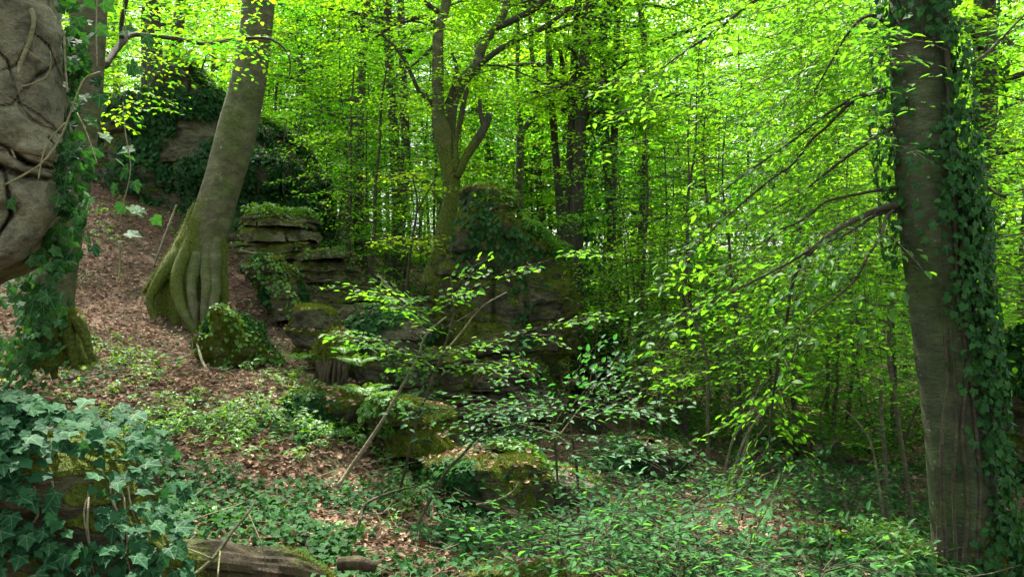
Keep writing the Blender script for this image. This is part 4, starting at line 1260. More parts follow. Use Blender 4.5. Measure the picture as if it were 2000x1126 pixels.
# ------------------------------------------------------------------ the forked tree on the pillar
ct = thing('beech_tree', 'forked many stemmed mossy tree growing from behind the rock pillar', 'tree', P(868, 490, 12.6))
def ct_moss(V):
    x, y = to_px(V)
    return .15 + .4 * sstep(180, 330, y) - .2 * (x > 930)
CT = [[(852, 560, 76), (860, 520, 56), (868, 480, 44), (874, 430, 34), (880, 391, 31), (880, 338, 36), (868, 280, 38), (862, 250, 34), (856, 213, 24), (855, 107, 22), (857, 60, 21), (872, 0, 20), (880, -120, 17), (885, -300, 12)],
      [(872, 275, 30), (884, 205, 22), (902, 160, 22), (928, 132, 22), (943, 89, 19), (970, 53, 17), (990, 7, 15), (1005, -80, 11), (1020, -220, 6)],
      [(968, 55, 14), (1009, 36, 14), (1055, 7, 13), (1100, -60, 8)],
      [(935, 128, 13), (973, 99, 11), (1009, 78, 10), (1058, 57, 10), (1097, 28, 9), (1115, 14, 7), (1140, 27, 6), (1183, 39, 5), (1218, 43, 3)],
      [(890, 335, 15), (890, 277, 11), (898, 242, 11), (906, 199, 10), (914, 171, 8)],
      [(892, 345, 16), (913, 302, 17), (934, 270, 18), (950, 242, 16), (955, 222, 12)], [(946, 250, 11), (939, 225, 9), (937, 195, 8)],
      [(872, 205, 10), (885, 170, 9), (892, 130, 8), (882, 105, 5)],
      [(847, 205, 14), (840, 192, 12), (820, 181, 8), (799, 135, 7), (778, 100, 7), (746, 68, 6), (725, 60, 3)],
      [(848, 90, 9), (820, 117, 6), (800, 133, 4)], [(855, 55, 11), (838, 36, 9), (810, 36, 8), (767, 50, 7), (728, 78, 5)], [(858, 25, 12), (835, 8, 10), (815, -10, 8)],
      [(940, 128, 5), (985, 130, 3.5), (1030, 148, 3), (1080, 170, 2)],
      [(864, 395, 9), (845, 375, 6), (825, 352, 5), (800, 340, 3)], [(852, 505, 10), (835, 492, 8), (815, 475, 5), (790, 465, 3)]]
for i, b in enumerate(CT):
    p_, r_ = px_tube([(a, c, w, 12.4 + (.25 if i == 1 else 0) - .1 * (i in (4, 5, 6))) for a, c, w in b], 12.4)
    gg = Geo(); gg.tube(p_, r_, nseg=20 if i < 2 else 10, step=.07, wob=.10, seed=90 + i)
    obj('trunk' if i == 0 else 'branch', gg.mesh('branch', M['bark'] if i < 2 else M['bark_dark'], ct_moss), ct)
L, tw = Leaves(), []
for i, b in enumerate(CT):
    if i in (0, 5, 6, 4): continue
    p_, r_ = px_tube([(a, c, w, 12.4) for a, c, w in b], 12.4)
    c, _ = catmull(p_, r_, .25)
    for k in range(2 if i == 1 else 1, len(c)):
        a = rng.uniform(0, 6.28)
        plates(L, [c[k]] * 2, [np.array([math.cos(a), math.sin(a), -.1]), np.array([-math.cos(a + .5), -math.sin(a + .5), 0])], rng.uniform(.4, .9, 2), .075, .075, tw=tw)
rand_plates(L, 210, (660, 1260, -140, 200, 11.2, 14.5), (.6, 1.2), .08, .078, tw, test=lambda x, y, Y: rng.random() < .55 + .45 * math.sin(x * .021 + y * .013))
rand_plates(L, 14, (650, 1300, -700, -140, 11, 15), (1, 1.6), .11, .10, None)
leafy(ct, L, tw)
M['young'] = leaf_mat('sun_painted_leaf', [(0, (.08, .16, .008)), (1, (.16, .24, .012))], [(0, (.34, .70, .012)), (1, (.70, .86, .02))], 0.5, 0.55, 0.2)  # sunlight painted into the leaf colour, brighter than the other beech leaves
L, tw = Leaves(), []
for q0, q1, nn_ in (((750, 350), (862, 345), 16), ((770, 375), (855, 362), 8), ((715, 470), (862, 462), 18), ((760, 490), (850, 480), 8), ((1660, 430), (1560, 470), 0)):
    for k in range(nn_):
        f = rng.random()
        o = P(q0[0] + (q1[0] - q0[0]) * f, q0[1] + (q1[1] - q0[1]) * f + rng.normal(0, 5), 11.6 + rng.normal(0, .3))
        a = rng.uniform(0, 6.28)
        plates(L, [o], [np.array([math.cos(a), math.sin(a), 0])], [rng.uniform(.35, .6)], .06, .07, tw=tw, jit=.18, droop=.15)
ytree = thing('beech_sapling', 'bright yellow green flat sprays of leaves with painted sunlight left of the forked tree', 'sapling', on_ground(800, 600, 11.6))
leafy(ytree, L, tw, mat='young')  # sprays look sunlit through their leaf colour
gg = Geo()
for b in ([(800, 640, 7), (795, 560, 6), (805, 470, 5), (815, 400, 4), (806, 345, 3)], [(803, 480, 4), (770, 468, 3), (730, 468, 2)], [(812, 420, 3), (835, 375, 3), (850, 350, 2)]):
    p_, r_ = px_tube([(a, c, w, 11.6) for a, c, w in b], 11.6); gg.tube(p_, r_, nseg=7, step=.08, wob=.1, seed=3)
obj('stem', gg.mesh('stem', M['twig'], 0), ytree)
L, tw = Leaves(), []
for k in range(70):
    o = P(rng.uniform(1165, 1275), rng.uniform(470, 800), 13.4 + rng.normal(0, .5))
    a = rng.uniform(0, 6.28)
    plates(L, [o], [np.array([math.cos(a), math.sin(a), 0])], [rng.uniform(.35, .65)], .065, .065, tw=tw, jit=.18, droop=.15)
bt = thing('beech_sapling', 'pale bright green sapling with painted sunlight right of the snout of the rock pillar', 'sapling', on_ground(1225, 800, 13.4))
leafy(bt, L, tw, mat='young')  # same leaf colour with the sunlight painted in
gg = Geo()
for b in ([(1225, 840, 7), (1222, 720, 6), (1228, 600, 5), (1220, 470, 3)], [(1223, 700, 4), (1250, 640, 3), (1268, 600, 2)], [(1226, 620, 4), (1200, 560, 3), (1180, 530, 2)]):
    p_, r_ = px_tube([(a, c, w, 13.4) for a, c, w in b], 13.4); gg.tube(p_, r_, nseg=7, step=.08, wob=.1, seed=4)
obj('stem', gg.mesh('stem', M['twig'], 0), bt)

# ------------------------------------------------------------------ wood beyond: tree and sapling variants
def tree_variant(seed, H, r0, lo, Rr, nl, pl, sp, size, tmpl, mat='beech', bark='bark_mid', lean=.3, per=9, droop=.25):
    g = np.random.default_rng(seed)
    n = 9
    zs = np.linspace(0, H, n)
    pts = np.c_[np.cumsum(g.normal(0, lean * H / 90, n)), np.cumsum(g.normal(0, lean * H / 90, n)), zs]
    pts[0, :2] = 0
    pts[0, 2] = -.4
    rad = r0 * (1 - .8 * (zs / H)) + r0 * .5 * np.exp(-zs / (.06 * H))
    tg = Geo(); tg.tube(pts, rad, nseg=14, step=.3, wob=.12, seed=seed)
    bg = Geo(); Lv = Leaves()
    for i in range(nl):
        u = (i + g.random()) / nl
        h = lo + (H * .97 - lo) * u
        b = np.array([np.interp(h, zs, pts[:, k]) for k in range(3)])
        a = i * 2.399 + g.normal(0, .3)
        ln = Rr * (.55 + .75 * math.sin(math.pi * min(1, .25 + .75 * (1 - u)))) * g.uniform(.6, 1.05) * .8
        d = np.array([math.cos(a), math.sin(a), 0])
        q = np.linspace(0, 1, 5)
        rise = g.uniform(.05, .45)
        lp_ = b + d * (ln * q)[:, None] + np.array([0, 0, 1]) * (ln * (rise * q - (rise * .9 + .05) * q * q))[:, None] + g.normal(0, .03 * ln, (5, 3)) * q[:, None]
        bg.tube(lp_, r0 * .26 * (1 - .85 * q) * (1.15 - .5 * u), nseg=5, step=.5, cap=False)
        O, D, Z = [], [], []
        for k in range(int(per * (1.1 - .45 * u)) + 1):
            s = g.uniform(.22, 1.0)
            o = np.array([np.interp(s, q, lp_[:, m]) for m in range(3)])
            sg = 1 if k % 2 else -1
            dd = d * g.uniform(.4, 1) + np.array([-d[1], d[0], 0]) * sg * g.uniform(.2, 1) + [0, 0, g.normal(-.02, .18)]
            O.append(o); D.append(dd); Z.append(pl * g.uniform(.55, 1.15))
        plates(Lv, O, D, Z, sp, size, droop=droop, g=g, jit=.25, rbase=g.random())
    Lg = Lv.get()
    return (tg.mesh('trunk', M[bark], .1), bg.mesh('branches', M[bark], 0), leaf_mesh('crown', Lg, tmpl, M[mat]), len(Lg[0]))

TV = [tree_variant(1, 15, .19, 2.2, 4.0, 46, 1.25, .085, .11, BEECH2, per=13), tree_variant(2, 13, .16, 1.4, 3.8, 46, 1.2, .085, .105, BEECH2, per=13),
      tree_variant(3, 16, .20, 3.2, 4.3, 46, 1.3, .085, .115, BEECH2, bark='bark_dark', per=13), tree_variant(4, 12, .13, .9, 3.6, 44, 1.2, .085, .105, BEECH2, per=13)]
TV.append(tree_variant(5, 17, .20, 4.6, 3.6, 24, 1.25, .085, .10, BEECH2, bark='bark_dark', per=12, lean=1.1))
SV = [tree_variant(11, 4.2, .03, .5, 1.5, 26, .62, .062, .068, BEECH6, 'sapling', 'twig', 1.2, 6), tree_variant(12, 3.4, .022, .3, 1.3, 22, .6, .062, .066, BEECH6, 'sapling', 'twig', 1.4, 6),
      tree_variant(13, 5.4, .035, 1.2, 1.8, 32, .65, .064, .07, BEECH6, 'beech', 'twig', 1.0, 6), tree_variant(14, 2.2, .014, .15, .95, 18, .5, .058, .064, BEECH6, 'sapling', 'twig', 1.6, 5)]
print('variants', [v[3] for v in TV + SV])

def place(var, loc, rz, s, label, cat, group=None, name='beech_tree', sx=1.0, tilt=(0, 0), crown=True, parts=('trunk', 'branches', 'crown'), tk=1.0):
    t = thing(name, label, cat, loc, group)
    t.rotation_euler = (tilt[0], tilt[1], rz)
    t.scale = (s * sx, s * sx, s)
    for pn, me in zip(parts, var[:3]):
        o = bpy.data.objects.new(pn, me)
        COL.objects.link(o)
        o.parent = t
        if pn == 'trunk': o.scale = (tk, tk, 1)
    return t

# traced trunks: (px, Y, width px, variant, tilt, label)
BG = [(322, 17.8, 24, 4, .03, 'dark trunk standing on top of the large rock wall at left'), (366, 19, 20, 4, .10, 'leaning grey trunk beside the one on top of the rock wall'),
      (596, 24, 16, 0, .02, 'slim grey trunk right of the curved beech'), (618, 27, 15, 3, -.03, 'thinner trunk just beside the slim grey trunk right of the curved beech'),
      (668, 23, 20, 1, .12, 'twin trunk leaning right high above the gap between rock wall and pillar'),
      (708, 18, 13, 4, .03, 'slender dark trunk in the gap left of the forked tree'), (758, 16.5, 14, 4, -.02, 'dark left trunk of the close pair left of the forked tree'),
      (777, 17, 17, 4, .0, 'straight trunk on the right of the close pair left of the forked tree'), (645, 26, 11, 3, .0, 'faint thin trunk at the end of the rock wall'),
      (1062, 26, 12, 3, .03, 'thin dark stem right of the pillar top'), (1076, 15.5, 13, 4, .05, 'bent dark stem between the pillar and the ivy clad pair'), (1094, 25, 12, 3, .02, 'thin stem next to the bent dark stem'),
      (1134, 14.6, 16, 4, .02, 'left ivy clad trunk of the dark pair beyond the pillar'), (1158, 14.0, 22, 4, .025, 'broad ivy clad trunk of the dark pair beyond the pillar'), (1184, 15.2, 14, 4, .02, 'dim trunk right of the ivy clad pair'),
      (1226, 14.8, 13, 4, -.01, 'pale straight pole trunk between dark trunks right of the pillar'), (1256, 16, 12, 4, .02, 'dark trunk right of the pale straight pole trunk'),
      (1925, 11.5, 40, 2, .02, 'ivy wrapped trunk half hidden behind the big right beech'), (1375, 25, 12, 0, -.02, 'distant dark trunk deep in the thicket on the right'), (1560, 26, 14, 1, .0, 'far trunk behind the sweeping branches on the right')]
for i, (px, Y, wpx, v, tl, lab) in enumerate(BG):
    x = (px - CX) / FPX * Y
    z = gz(np.array([[x, Y]]))[0]
    r0 = [.19, .16, .20, .13, .20][v]
    sx = (wpx / 2 / FPX * Y) / (r0 * .72)
    tr_ = place(TV[v], (x, Y, z - .1), i * 1.7, 1.0, lab, 'tree', tk=min(1.6, max(.45, sx)), tilt=(0, tl))
    if 'ivy' in lab and 'dim' not in lab and 'bent' not in lab:
        n_ = 900
        a_ = rng.uniform(0, 6.28, n_); h_ = rng.uniform(0, 9, n_)
        rr0 = wpx / 2 / FPX * Y * 1.15
        nv = np.c_[np.cos(a_), np.sin(a_), np.zeros(n_)]
        tr_.rotation_euler = (0, tl, 0)
        obj('ivy_leaves', leaf_mesh('ivy_leaves', ivy_leaves(nv * rr0 + np.c_[np.zeros(n_), np.zeros(n_), h_], nv, .075, lift=.06), IVYLO, M['ivy']), tr_, world_mesh=False, kind='stuff')
# the multi stemmed tree right of the pillar, limbs traced
ft = thing('beech_tree', 'branching tree right of the pillar with a long limb reaching right', 'tree', P(1014, 500, 17))
for i, b in enumerate([[(1012, 520, 24), (1014, 391, 18), (1016, 284, 16), (1019, 256, 15), (1041, 227, 12), (1048, 185, 12), (1044, 135, 10), (1037, 89, 9), (1034, 0, 7), (1030, -120, 5)],
                       [(1041, 227, 9), (1069, 211, 8), (1097, 195, 8), (1122, 181, 7), (1154, 171, 5), (1183, 174, 3)], [(1019, 256, 10), (1012, 200, 9), (1010, 130, 8), (1012, 60, 7), (1008, -60, 5)],
                       [(1097, 195, 6), (1108, 160, 5), (1105, 110, 4), (1112, 50, 3)], [(1126, 270, 5), (1169, 245, 7), (1204, 231, 5), (1240, 200, 3)]][:4]):
    p_, r_ = px_tube([(a, c, w, 17) for a, c, w in b], 17)
    gg = Geo(); gg.tube(p_, r_, nseg=10, step=.1, wob=.1, seed=150 + i)
    obj('trunk' if i == 0 else 'branch', gg.mesh('branch', M['bark_mid'], .05), ft)
L = Leaves()
rand_plates(L, 190, (930, 1280, -120, 310, 15.5, 19), (.6, 1.2), .09, .085, None)
leafy(ft, L, None)

# fillers: deeper mass of trees
gf = np.random.default_rng(5)
cnt = 0
for row, (Y0, Y1, nrow) in enumerate(((20, 27, 6), (27, 35, 14), (35, 47, 22), (47, 66, 32), (66, 90, 30))):
    for k in range(nrow):
        px = -150 + (k + gf.uniform(.1, .9)) / nrow * 2300
        Y = gf.uniform(Y0, Y1)
        if 1405 < px < 1520: continue
        x = (px - CX) / FPX * Y
        z = gz(np.array([[x, Y]]))[0]
        place(TV[int(gf.integers(0, 4))], (x, Y, z - .1), gf.uniform(0, 6.28), gf.uniform(.8, 1.15) * (1, 1.05, 1.3, 1.55, 1.7)[row], 'sunlit beech of the leafy mass deep in the wood behind the rocks', 'tree', 'beeches deep in the wood', tk=.75, tilt=(gf.normal(0, .03), gf.normal(0, .03)))
        cnt += 1

# understorey on the right and in the gaps
US = [(1200, 20, 2), (1280, 19, 0), (1350, 20, 2), (1420, 20, 2), (1520, 19, 0), (1600, 20, 2), (1700, 19, 2), (1800, 18, 2), (1900, 17, 2), (2000, 16, 2), (880, 21, 0), (700, 22, 2), (1250, 24, 2), (1340, 23, 2), (1250, 13, 2), (1330, 11, 0), (1400, 14, 2), (1450, 10, 1), (1500, 13.5, 0), (1560, 13.2, 1), (1610, 14, 2), (1650, 13.4, 0), (1690, 14, 1), (1740, 13, 2), (1300, 16, 2), (1220, 16, 0), (1380, 17, 2), (1470, 17, 2), (1560, 16, 2), (1660, 16, 2), (1760, 16, 0),
      (1950, 8.8, 0), (1990, 10, 2), (1930, 13, 2), (2050, 12, 2), (720, 16, 0), (790, 17, 1), (680, 18, 2), (830, 16, 1), (760, 19, 2), (640, 20, 2), (1280, 12, 3), (1240, 14, 3), (1360, 12.5, 3), (1420, 12, 3), (1720, 10.5, 3), (1765, 9.5, 3),
      (690, 14.6, 0), (735, 13.6, 2), (800, 14.2, 1), (845, 15, 2), (770, 15.5, 2), (822, 13.3, 3), (705, 17, 2), (655, 17.5, 1), (860, 18, 2), (900, 17, 0)]
gs_ = np.random.default_rng(31)
US += [(1300, 10.6, 3), (1480, 10.0, 3), (1600, 10.2, 3), (1210, 12.5, 1), (1190, 14, 1)]
US += [(1250, 11.5, 2), (1340, 11, 2), (1440, 10.5, 2), (1545, 11, 2), (1640, 10.5, 2), (1735, 11.5, 2), (1290, 14.5, 2), (1390, 15, 2), (1200, 15.5, 2), (1500, 15, 2)]
US += [(gs_.uniform(500, 1290), gs_.uniform(25, 36), 2) for _ in range(26)]
US += [(gs_.uniform(560, 2050), gs_.uniform(30, 50), 2) for _ in range(50)] + [(gs_.uniform(1280, 2050), gs_.uniform(21, 30), 2) for _ in range(16)] + [(gs_.uniform(100, 700), gs_.uniform(24, 45), 2) for _ in range(10)]
side = lambda px: ('at the far right' if px > 1850 else 'right of the pillar' if px > 1150 else 'in the gap between the rocks')
for i, (px, Y, v) in enumerate(US):
    x = (px - CX) / FPX * Y
    z = gz(np.array([[x, Y]]))[0]
    grp = ('saplings of the thicket at the far right' if px > 1850 else 'saplings of the thicket right of the pillar' if px > 1150 else 'saplings in the gap left of the pillar')
    lab = ('bright leafy beech sapling of the thicket behind the right beech' if px > 1850 else 'bright leafy beech sapling of the thicket right of the rock pillar' if px > 1150 else 'sunlit leafy sapling in the gap left of the rock pillar')
    place(SV[v], (x, Y, z - .05), i * 2.1, gf.uniform(.85, 1.2) * (1.7 if Y > 21 else 1), lab, 'sapling', grp, name='beech_sapling')

# thin poles in the hollow on the right
POLES = [([(1385, 960, 7), (1382, 820, 7), (1380, 700, 7), (1360, 640, 6), (1345, 600, 5), (1335, 560, 3)], 7.6, 'thin upright pole stem left of the drooping branch in the hollow'),
         ([(1792, 1085, 7), (1775, 960, 8), (1757, 840, 9), (1745, 760, 9), (1735, 690, 8), (1738, 600, 6)], 6.2, 'brown curved pole stem just left of the big right beech'),
         ([(1732, 1050, 10), (1728, 900, 10), (1722, 820, 8), (1720, 740, 6)], 7.0, 'mossy short pole left of the brown curved pole'),
         ([(1730, 960, 5), (1705, 880, 5), (1680, 830, 4), (1650, 800, 3)], 7.2, 'pale arching twig stem leaning left beside the mossy short pole'),
         ([(1420, 940, 6), (1445, 880, 6), (1470, 830, 5), (1500, 790, 4), (1560, 740, 3)], 7.8, 'slanting bare stem fanning right out of the hollow'),
         ([(1400, 940, 6), (1425, 880, 5), (1440, 840, 5), (1480, 790, 3)], 7.7, 'slanting bare stem beside the fanning one in the hollow'),
         ([(1425, 945, 6), (1450, 895, 6), (1462, 850, 5), (1465, 800, 4), (1490, 740, 3)], 7.9, 'upright bare stem behind the fanning stems in the hollow'),
         ([(1230, 880, 5), (1232, 800, 5), (1236, 720, 4), (1240, 640, 3)], 10, 'thin sapling stem beside the sunny far path'), ([(1290, 845, 6), (1292, 780, 6), (1296, 700, 5), (1300, 620, 3)], 10.5, 'straight sapling stem right of the sunny far path')]
for i, (rows, Y, lab) in enumerate(POLES):
    p_, r_ = px_tube([(a, b, c, Y) for a, b, c in rows], Y)
    p_[0, 2] = gz(p_[:1, :2])[0] - .05
    t = thing('sapling_stem', lab, 'sapling', p_[0])
    gg = Geo(); gg.tube(p_, r_, nseg=8, step=.06, wob=.1, seed=170 + i)
    obj('stem', gg.mesh('stem', M['stick'] if i in (3, 4, 5, 6) else M['bark_mid'], .05), t)
    L, tw = Leaves(), []
    c, _ = catmull(p_, r_, .22)
    O, D, Z = [], [], []
    for k in range(len(c) // 2, len(c)):
        a = rng.uniform(0, 6.28); O.append(c[k]); D.append(np.array([math.cos(a), math.sin(a) * .6, .05])); Z.append(rng.uniform(.3, .6))
    plates(L, O, D, Z, .06, .065, tw=tw)
    leafy(t, L, tw, mat='sapling')

# ------------------------------------------------------------------ foreground saplings
def traced_sapling(label, stems, sprays, Y, loc, spacing=.05, size=.062, mat='sapling', nobj=300, name='beech_sapling', rb=None):
    t = thing(name, label, 'sapling', loc)
    for i, b in enumerate(stems):
        p_, r_ = px_tube([(q[0], q[1], q[2], q[3] if len(q) > 3 else Y) for q in b], Y)
        gg = Geo(); gg.tube(p_, r_, nseg=7, step=.04, wob=.12, seed=200 + i)
        obj('stem', gg.mesh('stem', M['twig'] if i % 2 == 0 else M['stick'], 0), t)
    L, tw = Leaves(), []
    for (a, b, ln, yy) in sprays:
        p0, p1 = P(a[0], a[1], yy), P(b[0], b[1], yy - .25)
        c = np.linspace(0, 1, max(2, int(ln)))[:, None]
        for s in c[:, 0]:
            o = p0 + (p1 - p0) * s
            d = (p1 - p0) / np.linalg.norm(p1 - p0)
            for sg in (-1, 1):
                dd = d * rng.uniform(.6, 1) + np.array([0, sg * rng.uniform(.4, 1), rng.normal(0, .06)])
                plates(L, [o], [dd], [rng.uniform(.26, .5)], spacing, size, droop=.2, jit=.18, tw=tw, rbase=rb)
        tw.append((np.array([p0, (p0 + p1) / 2 + [0, 0, .03], p1]), .005, .002))
    leafy(t, L, tw, mat=mat, nobj=nobj)
    return t

traced_sapling('beech sapling with flat tiers of leaves in front of the rock pillar',
    [[(800, 1052, 7, 5.2), (835, 985, 7), (872, 920, 7), (905, 885, 6), (940, 848, 6), (1000, 830, 4), (1060, 812, 3)],
     [(658, 950, 9, 5.4), (690, 905, 9), (735, 840, 8), (765, 790, 7), (790, 745, 6), (815, 700, 6), (828, 660, 5), (845, 640, 5), (872, 618, 3)],
     [(780, 960, 6, 5.6), (800, 880, 6), (818, 810, 6), (842, 745, 6), (862, 695, 5), (880, 640, 5), (886, 600, 4), (880, 540, 3)],
     [(862, 695, 4), (900, 650, 4), (940, 600, 3), (990, 570, 2.5)], [(870, 640, 3), (920, 612, 3), (950, 590, 2)]],
    [((870, 580), (1095, 502), 3, 5.6), ((860, 610), (770, 580), 3, 5.5), ((870, 600), (900, 550), 2, 5.4),
     ((840, 700), (700, 662), 4, 5.4), ((850, 690), (1090, 632), 4, 5.5), ((850, 715), (960, 705), 3, 5.3), ((850, 720), (760, 685), 2, 5.8), ((860, 640), (800, 605), 3, 5.3)],
    5.5, on_ground(790, 1000, 5.4), size=.05, spacing=.034)
traced_sapling('wide sapling with pale horizontal leaf tiers low before the rock pillar',
    [[(1130, 1000, 6, 5.9), (1128, 930, 6), (1120, 870, 5), (1110, 810, 4), (1090, 760, 3)], [(1120, 870, 4), (1060, 838, 3), (960, 820, 2)]],
    [((1100, 800), (830, 800), 7, 5.6), ((1110, 810), (1240, 800), 4, 5.7), ((1120, 850), (980, 860), 4, 5.6), ((1120, 850), (1260, 870), 4, 5.8), ((1110, 780), (1010, 790), 3, 5.9), ((1000, 790), (860, 770), 3, 5.8), ((1120, 880), (1230, 890), 3, 5.5), ((1100, 830), (900, 830), 4, 5.9)],
    5.8, on_ground(1130, 1000, 5.9), size=.06, rb=.2, mat='blue_leaf')
traced_sapling('bushy shrub with rounded pale bluish leaves beside the pillar foot',
    [[(1090, 960, 5, 6.1), (1085, 880, 5), (1078, 810, 4), (1060, 750, 3), (1050, 730, 2)], [(1085, 860, 4), (1130, 800, 3), (1165, 750, 2)], [(1082, 830, 3), (1110, 780, 2), (1110, 740, 2)]],
    [((1060, 790), (1040, 745), 2, 6.2), ((1080, 790), (1110, 750), 2, 6.1), ((1110, 800), (1170, 750), 3, 6.2), ((1140, 790), (1205, 770), 3, 6.2), ((1060, 810), (1020, 780), 3, 6), ((1150, 760), (1160, 720), 2, 6.3), ((1180, 790), (1200, 735), 3, 6.5)],
    6.1, on_ground(1090, 960, 6.1), size=.055, mat='blue_leaf', spacing=.06, name='shrub')
# low seedlings along the bottom right
SEED = [(1090, 1020, 4.5, 110, 40, 'seedling with leaf tiers left of the bottom right seedlings'), (1180, 1055, 4.1, 140, 45, 'leafy seedling at the bottom edge right of the log end'), (1290, 1030, 4.3, 130, 45, 'tall seedling in the row left of the right path'),
        (1370, 985, 4.8, 130, 45, 'seedling reaching over the hollow behind the bottom row'), (1330, 1095, 3.8, 150, 50, 'nearest seedling at the bottom edge left of the path'), (1395, 1095, 3.9, 100, 45, 'seedling hanging over the left margin of the right path'),
        (1600, 1105, 3.8, 110, 45, 'seedling at the bottom edge right of the path'), (1480, 940, 5.6, 110, 36, 'seedling spray behind the right path'), (1650, 955, 6.5, 120, 36, 'pale seedling tier before the square ochre boulder'), (1230, 965, 5.4, 110, 40, 'seedling before the dark ivy covered block'),
        (1100, 1080, 3.9, 110, 36, 'seedling with drooping leaves just above the bottom log')]
for i, (px, py, Y, w, h, lab) in enumerate(SEED):
    b = on_ground(px, py + 40, Y)
    gg_ = np.random.default_rng(700 + i)
    sprs = []
    for k in range(4):
        a = (px + gg_.normal(0, 12), py + gg_.uniform(-.3, .3) * h)
        sg = 1 if k % 2 else -1
        sprs.append((a, (a[0] + sg * w * gg_.uniform(.5, 1), a[1] + gg_.uniform(-.6, .25) * h), 3, Y + gg_.uniform(-.35, .35)))
    stems = []
    for k in range(2):
        pb = b + gg_.normal(0, .04, 3) * [1, 1, 0]
        qx, qy = to_px(pb)
        stems.append([(qx[0], qy[0], 4), (px + gg_.normal(0, 12), py, 4), (px + gg_.normal(0, 30), py - h * .6, 2)])
    traced_sapling('young beech ' + lab, stems, sprs, Y, b, size=.05, nobj=90, name='beech_seedling', rb=.15, mat='seedling')

# ------------------------------------------------------------------ logs, stump, sticks, ferns
def log(label, rows, Y, seed, name='fallen_log', mat='wood', moss=.3, tuft=9000):
    p_, r_ = px_tube(rows, Y)
    gg = Geo(); gg.tube(p_, r_, nseg=36, step=.02, wob=.22, seed=seed, mod=lambda s, th: 1 + .22 * vnoise(np.stack(np.broadcast_arrays(s * 5, 2.2 * np.cos(th), 2.2 * np.sin(th)), -1).reshape(-1, 3), seed).reshape(np.broadcast(s, th).shape) + .10 * vnoise(np.stack(np.broadcast_arrays(s * 9, 6 * np.cos(th), 6 * np.sin(th)), -1).reshape(-1, 3), seed + 1).reshape(np.broadcast(s, th).shape))
    t = thing(name, label, 'log', p_[len(p_) // 2] - [0, 0, r_.max()])
    f = lambda V: moss + .5 * fbm(V * 2.5, seed, 3) + .25 * sstep(-.4, .8, (V[:, 2] - p_[:, 2].mean()) / r_.max()) - .1
    o = obj('log_body', gg.mesh('log_body', M[mat], f, False), t)
    V, Nn = mesh_vn(o.data)
    ok = (f(V) + .2 * fbm(V * 8, 3, 2) > .38)
    if ok.sum() > 10: fuzz(V[ok], Nn[ok], tuft, .013, t)
    return t
log('mossy rotten log lying under the foreground ivy at bottom left', [(255, 1085, 70, 3.7), (330, 1092, 80, 3.75), (440, 1104, 80, 3.8), (540, 1116, 70, 3.85), (590, 1124, 56, 3.9), (620, 1130, 40, 3.92), (640, 1132, 20, 3.93), (646, 1134, 4, 3.93)], 3.8, 31, moss=.32, tuft=9000)
log('mossy log cut by the bottom edge of the picture', [(900, 1140, 42, 4.1), (1000, 1133, 55, 4.05), (1120, 1128, 55, 4), (1230, 1130, 44, 4)], 4.05, 33, moss=.35)
# stump with rotten roots
st = thing('tree_stump', 'rotten brown stump with hanging roots under a mossy cap', 'stump', on_ground(645, 760, 8.3))
p_, r_ = px_tube([(642, 775, 60, 8.4), (645, 735, 50, 8.4), (648, 700, 62, 8.4), (648, 672, 66, 8.5), (640, 658, 40, 8.5)], 8.4)
gg = Geo(); gg.tube(p_, r_, nseg=40, step=.03, wob=.35, seed=41, mod=lambda s, th: 1 + .14 * np.cos(7 * th + 2 * s) + .08 * np.cos(13 * th))
o = obj('stump_body', gg.mesh('stump_body', M['wood'], lambda V: .1 + .7 * sstep(.0, .5, (V[:, 2] - p_[1][2]) / .35)), st)
V, Nn = mesh_vn(o.data)
ok = V[:, 2] > p_[2][2] - .02
fuzz(V[ok], Nn[ok], 5000, .03, o)
for k in range(9):
    x = 620 + k * 7
    p2, r2 = px_tube([(x, 705, 9, 8.25), (x + rng.normal(0, 5), 735, 7, 8.15), (x + rng.normal(0, 9), 775, 3, 8.1)], 8.2)
    gg = Geo(); gg.tube(p2, r2, nseg=7, step=.04, wob=.2, seed=k)
    obj('root', gg.mesh('root', M['wood'], 0), st)

